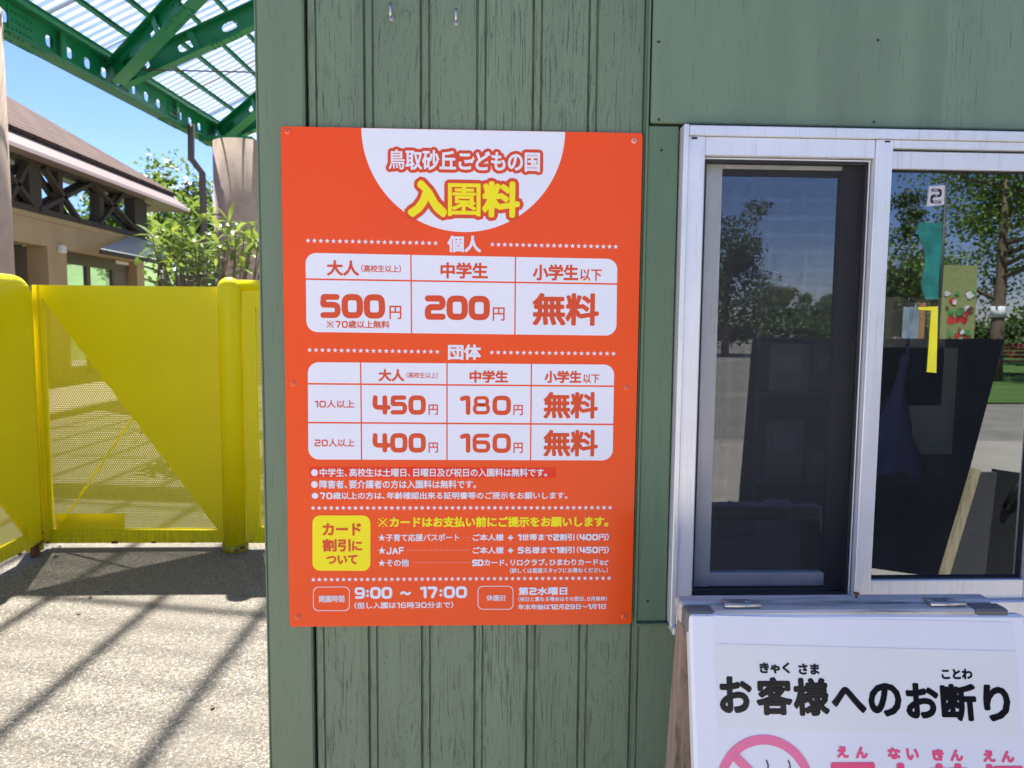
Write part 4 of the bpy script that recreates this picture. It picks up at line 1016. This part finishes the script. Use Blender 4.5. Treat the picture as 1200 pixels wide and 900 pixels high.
# clear corrugated sheets
for sgn in (-1, 1):
    vs = []; n = int((Y1-Y0+.4)/.13*6)
    for j in range(n+1):
        y = Y0-.2+(Y1-Y0+.4)*j/n; dz = .028*math.sin(2*math.pi*(y-Y0)/.13)
        for x in (XG-.45, XR): vs.append((sgn*-x, y, zr(x)+dz))
    m = MB(); m.add(vs, [(2*j, 2*j+1, 2*j+3, 2*j+2) for j in range(n)], True); cb(m, 'roof_sheet', M_sheet)
for k in range(12):
    y = Y0+.9+1.9*k
    if y < Y1: m = MB(); m.bar((XG-.45, y, zr(XG-.45)+.045), (XR, y, zr(XR)+.045), .045, .03); cb(m, 'sheet_batten', M_bronze)
def column(x, y, r_, ztop):
    m = MB(); m.tube([(x, y, 0), (x, y, ztop)], r_, 40); cb(m, 'column', M_conc, None, False)
column(XG+.13, 9.8, .60, tl(ZB, 9.8)); column(-6.27, 19.3, .74, tl(ZB, 19.3)-.15); column(-XG, 9.8, .6, tl(ZB, 9.8)); column(-XG, 19.3, .6, tl(ZB, 19.3))
m = MB(); m.box(-7.3, -5.9, 19.0, 19.6, tl(ZB, 19.3)-.15, tl(ZB, 19.3)-.005); cb(m, 'bearing_plate', M_green, None, False)
yd = 18.0; pp = [onY(x, y, yd) for x, y in ((224, 146), (224, 186), (237, 203), (242, 340))]
m = MB(); m.tube([pp[0], pp[1], pp[2], Vector((pp[2].x+.02, yd, 0))], .085, 12); m.bar((pp[2].x, yd, 4.2), (pp[2].x+.45, yd, 4.2), .04, .04); cb(m, 'downpipe', mat_plain('brown_pipe', (.11, .09, .08), .5), None, False)

# ------------------------------------------------------------------ pavilion on the left
BX = -10.35; EX = -9.80; by0, by1 = 11.0, 22.3; BD = -18.5
BLD = Vector((-14, 16.6, 0))
pav = empty('pavilion', BLD, 0, 'tan building with a brown hipped roof and dark timber clerestory, beyond the yellow gate', 'building')
def pb(m, name, mat, parent=None): m.v = [(x-BLD.x, y-BLD.y, z-BLD.z) for x, y, z in m.v]; return m.build(name, mat, parent or pav)
def yx(px): return onX(px, 300, BX).y
def zx(px, py): return onX(px, py, BX).z
ys = sorted([yx(12), yx(37), yx(56), yx(78), yx(160), yx(172)])
y56, y78, y160 = yx(56), yx(78), yx(160); y15 = yx(12)-1.2
zb = 4.05                                             # bottom of the dark sill beam
zdoor = zx(40, 286); zwin = zx(100, 298)
m = MB()
m.box(BX-.5, BX, by0, by1, zdoor, zb-.18, 0); m.box(BX-.5, BX, y56, y78, 0, zdoor-.001); m.box(BX-.5, BX, by0, y15, 0, zdoor-.001); m.box(BX-.5, BX, y160, by1, 0, zdoor-.001)
m.box(BX-.03, BX+.02, by0, by1+.02, zb-.175, zb-.04)
m.box(BD, BD+.3, by0, y56, 0, zb-.1); m.box(BD, BD+.3, y160, by1, 0, zb-.1); m.box(BD, BD+.3, y56+.01, y160-.01, 3.0, zb-.1)
m.box(BD+.31, BX-.52, by0, by0+.3, 0, zb-.1)
pb(m, 'wall', M_wallb)
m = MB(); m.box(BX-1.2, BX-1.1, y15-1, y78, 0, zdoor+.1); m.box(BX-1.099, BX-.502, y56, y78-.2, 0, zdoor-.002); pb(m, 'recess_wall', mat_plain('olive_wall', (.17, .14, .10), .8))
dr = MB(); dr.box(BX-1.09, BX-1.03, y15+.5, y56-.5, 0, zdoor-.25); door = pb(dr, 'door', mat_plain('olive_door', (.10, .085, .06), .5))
m = MB(); m.box(BX-1.02, BX-.98, y56-.7, y56-.64, .95, 1.2); pb(m, 'handle', M_steel, door)
m = MB(); m.box(BX-.35, BX-.25, y78+.01, y160-.01, zwin-.28, zdoor-.002); yc = (y78+y160)/2
ym_ = yx(114)
for yy in (y78+.08, ym_, yx(143)): m.box(BX-.35, BX-.25, yy-.09, yy+.09, 0, zwin-.281)
window2 = pb(m, 'window', mat_plain('brown_frame', (.11, .085, .06), .5))
m = MB(); m.box(BX-.32, BX-.31, y78+.1, ym_-.1, 0.1, zwin-.29); m.box(BX-.32, BX-.31, ym_+.1, yx(143)-.1, .1, zwin-.29); pb(m, 'glass_pane', M_glass, window2)
m = MB(); m.box(BX-.34, BX-.27, yx(143)+.1, y160-.02, 0, zwin-.29); pb(m, 'wall_panel', mat_plain('brown_panel', (.16, .12, .085), .6), window2)
p = onX(70, 292, BX); m = MB(); m.box(BX+.001, BX+.12, p.y-.12, p.y+.12, p.z-.1, p.z+.1, .02); pb(m, 'wall_lamp', mat_plain('lamp_white', (.7, .68, .6), .5))
p = onX(142, 308, BX-.25); m = MB(); m.box(BX-.249, BX-.2, p.y-.4, p.y+.4, p.z-.05, p.z+.05, .01); pb(m, 'name_plate', mat_plain('plate_white', (.7, .68, .6), .5))
# clerestory timber
zt = 5.22
m = MB(); m.box(BX-.25, BX+.06, by0, by1+.05, zb-.035, zb+.10); m.box(BX-.25, BX+.06, by0, by1+.05, zt-.05, zt+.2)
for pa, pb_ in ((36, 50), (158, 172)):
    m.box(BX-.22, BX+.05, yx(pa), yx(pb_), zb+.101, zt-.051)
m.box(BX-.2, BX+.03, yx(71), yx(76), zb+.101, zt-.051); m.box(BX-.2, BX+.03, yx(118), yx(123), zb+.101, zt-.051)
pb(m, 'timber_frame', M_timber)
def cz(px, py): q = onX(px, py, BX+.02); return Vector((BX+.02, q.y, q.z))
for a_, b_ in (((45, 246), (112, 212)), ((50, 196), (92, 258)), ((109, 217), (162, 272)), ((146, 223), (116, 262)), ((10, 205), (38, 240)), ((30, 195), (4, 245))):
    m = MB(); m.bar(cz(*a_), cz(*b_), .10, .15, (1, 0, 0)); pb(m, 'timber_brace', M_timber)
m = MB(); m.box(BX-.12, BX-.11, by0, by1, zb+.1, zt); pb(m, 'clerestory_glass', mat_glass('clerestory_glass', 4.0, (.85, .92, .95)))
for yy in (by0+.2, (by0+by1)/2, by1-.2):
    m = MB(); m.box(BD, BD+.25, yy-.2, yy+.2, zb-.1, zt); pb(m, 'timber_post', M_timber)
# hipped roof with a lower metal eave band
ezf = 5.36
XL = BD-1.2; XM = (EX+XL)/2; ye0, ye1 = by0-1.5, by1+2.4; run = (EX-XL)/2; zrg = 0
def hip(z0, inset, zrise, thick, name, mat):
    x0, x1, a_, b_ = XL+inset, EX-inset, ye0+inset, ye1-inset; r_ = (x1-x0)/2
    m = MB(); top_ = [(x0, a_, z0), (x1, a_, z0), (x1, b_, z0), (x0, b_, z0), (XM, a_+r_, z0+zrise), (XM, max(b_-r_, a_+r_+.1), z0+zrise)]
    bot = [(x, y, z-thick) for x, y, z in top_]
    m.add(top_+bot, [(1, 2, 5, 4), (3, 0, 4, 5), (0, 1, 4), (2, 3, 5), (7, 10, 11, 8), (9, 11, 10, 6), (6, 10, 7), (8, 11, 9), (0, 6, 7, 1), (1, 7, 8, 2), (2, 8, 9, 3), (3, 9, 6, 0)])
    return pb(m, name, mat)
roof = hip(ezf+.42, .35, 2.95, .10, 'roof', M_shingle)
m = MB()
x0, x1, a_, b_ = XL, EX, ye0, ye1
for (p_, q_) in (((x1, a_), (x1, b_)), ((x1, b_), (x0, b_)), ((x0, b_), (x0, a_)), ((x0, a_), (x1, a_))):
    cxm, cym = (x0+x1)/2, (a_+b_)/2
    def ins_(p, d): return (p[0]+(d if p[0] < cxm else -d), p[1]+(d if p[1] < cym else -d))
    vs = [(*p_, ezf-.16), (*q_, ezf-.16), (*ins_(q_, .05), ezf-.05), (*ins_(p_, .05), ezf-.05), (*ins_(q_, .42), ezf+.33), (*ins_(p_, .42), ezf+.33)]
    m.add(vs, [(0, 1, 2, 3), (3, 2, 4, 5)])
    vs = [(*p_, ezf-.165), (*q_, ezf-.165), (*ins_(q_, .9), ezf-.1), (*ins_(p_, .9), ezf-.1)]; m.add(vs, [(0, 1, 2, 3)])
pb(m, 'eave_band', M_fascia)
# little awning over the pavilion entrance
m = MB(); F1 = onX(118, 295, BX+.9); F2 = onX(192, 297, BX+.9); W1 = onX(152, 280, BX+.06); W2 = onX(192, 281, BX+.06); F2.z = F1.z; W2.z = W1.z
m.bar(F1, F2, .06, .10); m.bar(F1, W1, .06, .08)
aw = pb(m, 'awning', M_timber)
m = MB(); up_ = Vector((0, 0, .055)); m.add([W1+up_, F1+up_, F2+up_, W2+up_, W1+up_*1.4, F1+up_*1.4, F2+up_*1.4, W2+up_*1.4], [(0, 1, 2, 3), (7, 6, 5, 4), (0, 4, 5, 1), (1, 5, 6, 2), (2, 6, 7, 3), (3, 7, 4, 0)]); pb(m, 'awning_sheet', mat_plain('awning_sheet', (.42, .44, .47), .15), aw)

# ------------------------------------------------------------------ plants
def leaf_quads(m, c_, n_dir, L, W, rng, droop=.2):
    d = n_dir.normalized(); a = d.cross(Vector((0, 0, 1)))
    if a.length < .1: a = Vector((1, 0, 0))
    a.normalize(); b = a.cross(d); vs = []
    for k, (t, wv) in enumerate(((0, .12), (.3, .8), (.62, 1), (.86, .62), (1, .04))):
        p = c_+d*(t*L)-Vector((0, 0, 1))*(droop*L*t*t)
        vs += [p-a*(W*wv/2)+b*(.12*W*wv), p, p+a*(W*wv/2)+b*(.12*W*wv)]
    m.add(vs, [(k*3+j, k*3+j+1, k*3+j+4, k*3+j+3) for k in range(4) for j in range(2)], True)
def tree(name, loc_, h, cr, ch, nl, ls, mat, label, cat='tree', group=None, seed=0, trunk_r=.15, limbs=9, clear=.35, bark=None):
    rng = random.Random(seed); root = empty(name, loc_, rng.uniform(0, 6), label, cat, group)
    m = MB(); top_ = h-ch*.45
    pts = [Vector((0, 0, -.1))]+[Vector((rng.uniform(-.04, .04)*h*.3*t, rng.uniform(-.04, .04)*h*.3*t, top_*t)) for t in (.25, .5, .75, 1)]
    m.tube(pts, [trunk_r*1.25, trunk_r, trunk_r*.8, trunk_r*.55, trunk_r*.25], 9)
    tips = []
    for i in range(limbs):
        t = clear+(1-clear)*(i+.5)/limbs; b0 = Vector((0, 0, top_*t)); a = rng.uniform(0, 6.28)+i*2.4; r_ = cr*rng.uniform(.55, .95)*(1.1-.5*abs(t-.55))
        e = b0+Vector((math.cos(a)*r_, math.sin(a)*r_, rng.uniform(.1, .45)*ch*.6)); mid = (b0+e)/2+Vector((0, 0, -.08*r_))
        m.tube([b0, mid, e], [trunk_r*.4, trunk_r*.25, trunk_r*.08], 6); tips += [e, mid.lerp(e, .5)]
    m.build('trunk', bark or M_bark, root)
    cl = [(p, cr*rng.uniform(.28, .5)) for p in tips]+[(Vector((rng.gauss(0, .3)*cr, rng.gauss(0, .3)*cr, h-ch*rng.uniform(.1, .7))), cr*rng.uniform(.25, .45)) for _ in range(limbs)]
    m = MB(); vs = []; fs = []
    for k in range(nl):
        c_, r_ = rng.choice(cl); v = Vector((rng.gauss(0, 1), rng.gauss(0, 1), rng.gauss(0, 1)))
        p = c_+v.normalized()*r_*rng.random()**.45; p.z = c_.z+(p.z-c_.z)*.7
        d = Vector((rng.gauss(0, 1), rng.gauss(0, 1), rng.gauss(-.2, .7))).normalized(); a = d.cross(Vector((rng.gauss(0, 1), rng.gauss(0, 1), 1))).normalized(); s_ = ls*rng.uniform(.6, 1.3)
        b0 = len(vs); vs += [p-d*s_*.5, p+a*s_*.3, p+d*s_*.5, p-a*s_*.3]; fs.append((b0, b0+1, b0+2, b0+3))
    m.add(vs, fs); m.build('crown', mat, root, fix=False); return root
# big-leaved shrub behind the gate
SY = 7.4
sc0 = onY(245, 335, SY); rng = random.Random(21)
shrub = empty('shrub', (sc0.x, SY, 0), 0, 'large leaved evergreen shrub with yellow green new leaves, rising behind the yellow gate', 'shrub')
mS = MB(); mL = MB(); tips = []
for px, py in ((178, 268), (188, 258), (200, 262), (197, 282), (212, 255), (226, 268), (236, 252), (245, 270), (258, 262), (268, 252), (277, 262), (286, 270), (296, 258), (303, 272), (305, 290), (290, 290), (276, 284), (262, 288),
               (250, 292), (238, 290), (225, 296), (213, 288), (202, 300), (186, 296), (233, 312), (285, 308), (318, 262), (325, 285), (335, 270), (210, 272), (255, 278), (295, 278), (270, 272), (228, 282), (183, 280)):
    y = SY+rng.uniform(-.55, .55); p = onY(px, py+7, y); tips.append(p-Vector((sc0.x, SY, 0)))
for i, p in enumerate(tips):
    a = Vector((rng.uniform(-.15, .15)+p.x*.25, rng.uniform(-.1, .1), .0)); mid = Vector((p.x*.6+rng.uniform(-.1, .1), p.y*.5, p.z*.62))
    mS.tube([a, mid, p], [.024, .012, .005], 6)
    n = rng.randint(7, 9); ph = rng.uniform(0, 6)
    for k in range(n):
        t = ph+k*2.4; el = rng.uniform(-.45, .7) if k < n-2 else rng.uniform(.7, 1.3)
        leaf_quads(mL, p-Vector((0, 0, .02*k/n)), Vector((math.cos(t)*math.cos(el), math.sin(t)*math.cos(el), math.sin(el))), rng.uniform(.15, .27), rng.uniform(.052, .082), rng, rng.uniform(.1, .45))
mS.build('stem', M_bark, shrub); mL.build('foliage', M_leafS, shrub, fix=False)
m = MB(); q = onY(213, 330, 9.2)
small = tree('young_tree', (q.x, 9.2, 0), 2.7, .75, 1.2, 700, .10, M_leafA, 'young tree with a bare brown trunk behind the left side of the big leaved shrub', seed=4, trunk_r=.10, limbs=7, clear=.6)
# trees beyond
farl = [('tree', -11.7, 26.5, 6.7, 2.1, 4.2, 5200, .22, M_leafB, 'bright green tree behind the far end of the pavilion roof, against the sky'),
        ('tree', -9.3, 31.0, 7.6, 2.4, 5.0, 4500, .24, M_leafA, 'darker green tree between the pavilion roof and the downpipe'),
        ('tree', -15.5, 36.0, 9.0, 3.2, 6, 3500, .32, M_leafA, 'round tree seen through the clerestory glass near its right end'),
        ('tree', -22.0, 33.0, 8.5, 3.4, 6, 3500, .32, M_leafB, 'pale green tree seen through the middle of the clerestory glass'),
        ('tree', -27.0, 26.0, 8.0, 3.0, 6, 3000, .32, M_leafA, 'tree seen through the left part of the clerestory glass'),
        ('tree', -3.0, 36.0, 9.0, 3.2, 6, 3000, .32, M_leafA, 'tree on the grassy hill hidden mostly by the thick column'),
        ('tree', -24.5, 18.0, 3.6, 2.6, 3.2, 3000, .25, M_leafB, 'low bright bush seen through the pavilion window')]
for i, (nm, x, y, h, cr, ch, nl, ls, mt, lab) in enumerate(farl):
    z = hill_h(x, y) if y > 26 else (hill_w(x, y) if x < -19 else 0)
    tree(nm, (x, y, z-.05), h-z*.6, cr, ch, nl, ls, mt, lab, 'tree', 'trees beyond the gate', seed=30+i, trunk_r=.16)

# ------------------------------------------------------------------ the park behind the viewer, seen mirrored in the window
def rt(px, Yv, **k): p = mirr(px, 400, Yv); return (p.x, p.y, 0)
x_, y_, _ = rt(1166, 18)
t0 = tree('park_tree', (x_, y_, 0), 8.2, 3.1, 5.6, 15000, .13, M_leafB, 'broad leafy tree with a white band round its trunk, mirrored in the right window pane', 'tree', 'park trees', seed=50, trunk_r=.17, limbs=12, clear=.36)
m = MB(); m.tube([(0, 0, 1.75), (0, 0, 2.05)], .19, 14); m.build('trunk_band', mat_print('white_cloth', (.75, .76, .78), .6), t0)
for i, (px, Yv, h, cr, ch, mt, lab) in enumerate(((1040, 34, 8.6, 2.0, 8.0, M_leafC, 'dark conifer mirrored at the left side of the right window pane'), (1075, 48, 6.5, 3.2, 6, M_leafA, 'mid green tree mirrored behind the banner in the right window pane'),
     (850, 32, 7.6, 2.2, 7.2, M_leafC, 'dark tree mirrored at the left of the screened window pane'), (915, 60, 5.2, 1.8, 4.2, M_leafA, 'small round tree mirrored in the middle of the screened window pane'),
     (965, 62, 4.4, 2.4, 4, M_leafA, 'low tree mirrored at the right of the screened window pane'), (1260, 26, 9, 3, 6, M_leafA, 'tree mirrored at the right edge of the window'), (790, 45, 7, 3, 6, M_leafA, 'tree beyond the gravel, outside the mirrored view on the left'))):
    x_, y_, _ = rt(px, Yv); tree('park_tree', (x_, y_, 0), h, cr, ch, 6000, .2 if Yv < 40 else .3, mt, lab, 'tree', 'park trees', seed=60+i, trunk_r=.16, limbs=11, clear=.12)
rng = random.Random(77); xa, ya, _ = rt(760, 58); xb, yb, _ = rt(1300, 50); vs = []; fs = []
for k in range(9000):
    t = rng.random(); p = Vector((xa+(xb-xa)*t, ya+(yb-ya)*t+rng.gauss(0, .8), abs(rng.gauss(0, 1))*.8+.1+.8*rng.random()*(1+.4*math.sin(t*25))))
    d = Vector((rng.gauss(0, 1), rng.gauss(0, 1), rng.gauss(0, 1))).normalized(); a = d.cross(Vector((.3, .2, 1))).normalized(); s_ = .4; b0 = len(vs)
    vs += [p-d*s_*.5, p+a*s_*.35, p+d*s_*.5, p-a*s_*.35]; fs.append((b0, b0+1, b0+2, b0+3))
m = MB(); m.add(vs, fs); tag(m.build('hedge', M_leafA, None, fix=False), 'long dark green hedge beyond the gravel, mirrored low in the window panes', 'hedge')
# dark backed notice board whose back shows mirrored in both panes
Yv = 1.55; q = [mirr(*p_, Yv) for p_ in ((887, 396), (1166, 397), (1093, 672), (866, 640))]
nb = empty('notice_board', (q[3].x+.35, q[3].y, 0), 0, 'large black backed notice board leaning to one side, mirrored dark in both window panes', 'notice board')
m = MB(); oo = nb.location; m.prism([(p_.x-oo.x, p_.z) for p_ in q], -.03, 0); m.build('panel', mat_plain('black_backing', (.010, .011, .018), .7, 0, .3, 6, 0, .15), nb)
m = MB(); qa = mirr(1131, 545, Yv); qd = (q[2]-qa); qe = qa+qd*(qa.z/-qd.z); m.bar((qa.x-oo.x, .012, qa.z), (qe.x-oo.x, .012, 0), .03, .022, (0, 1, 0)); m.build('leg', mat_oldwood('pale_wood', (.45, .38, .25), (.2, .15, .1), 'z'), nb)
m = MB(); m.bar((q[3].x-oo.x+.03, -.015, q[3].z+.1), (q[3].x-oo.x, -.015, 0), .03, .035, (0, 1, 0)); m.build('leg', mat_oldwood('pale_wood2', (.3, .25, .18), (.15, .12, .1), 'z'), nb)
Yv2 = 1.9; q2 = [mirr(*p_, Yv2) for p_ in ((1132, 551), (1159, 551), (1143, 690), (1098, 690), (1162, 549), (1215, 557), (1215, 690), (1147, 690))]
fb_ = empty('folding_board', (q2[7].x, q2[7].y, 0), 0, 'low black folding board with a grey flap and bent handle, mirrored at the lower right', 'board')
oo = fb_.location
m = MB(); m.prism([(p_.x-oo.x, max(.01, p_.z)) for p_ in q2[:4]], -.02, 0); m.build('flap', mat_plain('grey_flap', (.06, .06, .065), .6), fb_)
m = MB(); m.prism([(q2[4].x-oo.x, q2[4].z), (q2[5].x-oo.x, q2[5].z), (q2[6].x-oo.x, .0), (q2[7].x-oo.x, .0)], -.05, -.025); m.build('panel', mat_plain('black_panel', (.012, .012, .014), .7), fb_)
hc = mirr(1168, 592, Yv2); m = MB(); m.tube(bent([(hc.x-oo.x, 0, hc.z), (hc.x-oo.x+.03, .03, hc.z+.12), (hc.x-oo.x+.22, .03, hc.z+.14)], .02, 6, .04), .013, 8); m.build('handle', M_rubber, fb_)
# bench, banner, post
x_, y_, _ = rt(1188, 21); bn = empty('park_bench', (x_, y_, 0), .35, 'red brown slatted park bench on the lawn, mirrored in the right window pane', 'bench')
M_bench = mat_plain('red_brown_slats', (.30, .07, .04), .6)
m = MB(); [m.box(-.8, .8, .05+.11*k, .14+.11*k, .42, .46, .006) for k in range(4)]; m.build('seat', M_bench, bn)
m = MB(); [m.box(-.8, .8, .0-.03*k, .035-.03*k, .52+.12*k, .62+.12*k, .006) for k in range(4)]; m.build('backrest', M_bench, bn)
for sx in (-.6, .6):
    m = MB(); m.box(sx-.04, sx+.04, .05, .45, .06, .415, .01); m.bar((sx, .02, .4), (sx, -.10, .98), .05, .03); m.build('leg', M_rubber, bn)
    m = MB(); m.box(sx-.14, sx+.14, 0, .5, 0, .06, .01); m.build('base', M_conc, bn)
Yv = 11; q = [mirr(*p_, Yv) for p_ in ((1100, 335), (1142, 335), (1142, 392), (1100, 392), (1106, 215), (1098, 240))]
bs = empty('banner_stand', (q[0].x, q[0].y, 0), 0, 'banner pole with numbered flag and yellow green picture board, mirrored in the right pane', 'banner')
oo = bs.location
m = MB(); m.tube([(0, 0, 0), (0, 0, q[4].z)], .025, 8); m.build('pole', mat_plain('dark_pole', (.03, .04, .035), .5), bs)
m = MB(); m.box(.03, q[1].x-oo.x, -.01, .01, q[3].z-.5, q[0].z+.35); pbd = m.build('picture_board', mat_plain('yellow_green_board', (.26, .29, .11), .5), bs)
rng = random.Random(9); m = MB()
for k in range(9):
    cx_, cz_ = rng.uniform(.12, q[1].x-oo.x-.1), rng.uniform(q[3].z-.1, q[0].z-.02); r_ = rng.uniform(.05, .10)
    m.prism([(cx_+r_*math.cos(t*.7)*rng.uniform(.7, 1.1), cz_+r_*math.sin(t*.7)*rng.uniform(.7, 1.1)) for t in range(9)], .0101+.001*k, .011+.001*k)
m.build('picture', mat_plain('red_print', (.45, .03, .03), .5, 0, .6, 8), pbd)
for nm_, cc_, n_ in (('white_flower', (.7, .68, .66), 7), ('green_leaf_print', (.08, .30, .08), 8), ('dark_print', (.10, .06, .04), 5)):
    m = MB()
    for k in range(n_):
        cx_, cz_ = rng.uniform(.10, q[1].x-oo.x-.08), rng.uniform(q[3].z-.35, q[0].z-.08); r_ = rng.uniform(.03, .08)
        m.prism([(cx_+r_*math.cos(t*.7)*rng.uniform(.6, 1.2), cz_+r_*math.sin(t*.7)*rng.uniform(.6, 1.2)) for t in range(9)], .0201+.001*k, .021+.001*k)
    m.build('picture', mat_plain(nm_, cc_, .5, 0, .4, 8), pbd)
m = MB(); zf = q[4].z
m.prism([(-.32, zf-.40), (-.02, zf-.36), (-.02, zf-.04), (-.30, zf-.06)], -.004, .004); fl = m.build('flag', mat_plain('pale_flag', (.65, .6, .72), .7), bs)
m = MB(); m.prism([(-.26-.05*math.sin(k*1.1)-.02*k, zf-1.95+.16*k) for k in range(9)]+[(-.03-.012*math.sin(k*.9), zf-1.95+.16*k) for k in range(8, -1, -1)], -.004, .004); m.build('streamer', mat_plain('teal_cloth', (.02, .22, .20), .8, 0, .5, 3), bs)
class FF(Frame): pass
ff = FF((-.17, .006, zf-.22), (1, 0, 0), (0, 0, 1)); mb = MB()
for st in GL['2']['strokes']:
    ps = [(p_[0]*.28, p_[1]*.28) for p_ in st]; ridge(mb, ff, list(zip(ps, ps[1:])), .022, .0, .003, ps, 8)
mb.build('number', M_rubber, fl, fix=False)
x_, y_, _ = rt(1076, 14); wpst = empty('wooden_post', (x_, y_, 0), 0, 'orange brown wooden post with a blue white poster, mirrored in the right window pane', 'post')
m = MB(); m.box(-.06, .06, -.06, .06, 0, 1.98, .01); m.build('post', mat_oldwood('orange_wood', (.38, .17, .06), (.16, .07, .03), 'z'), wpst)
m = MB(); m.box(-.42, -.07, .03, .05, .9, 1.9); m.build('poster', mat_plain('pale_poster', (.22, .28, .34), .5, 0, .4, 5), wpst)
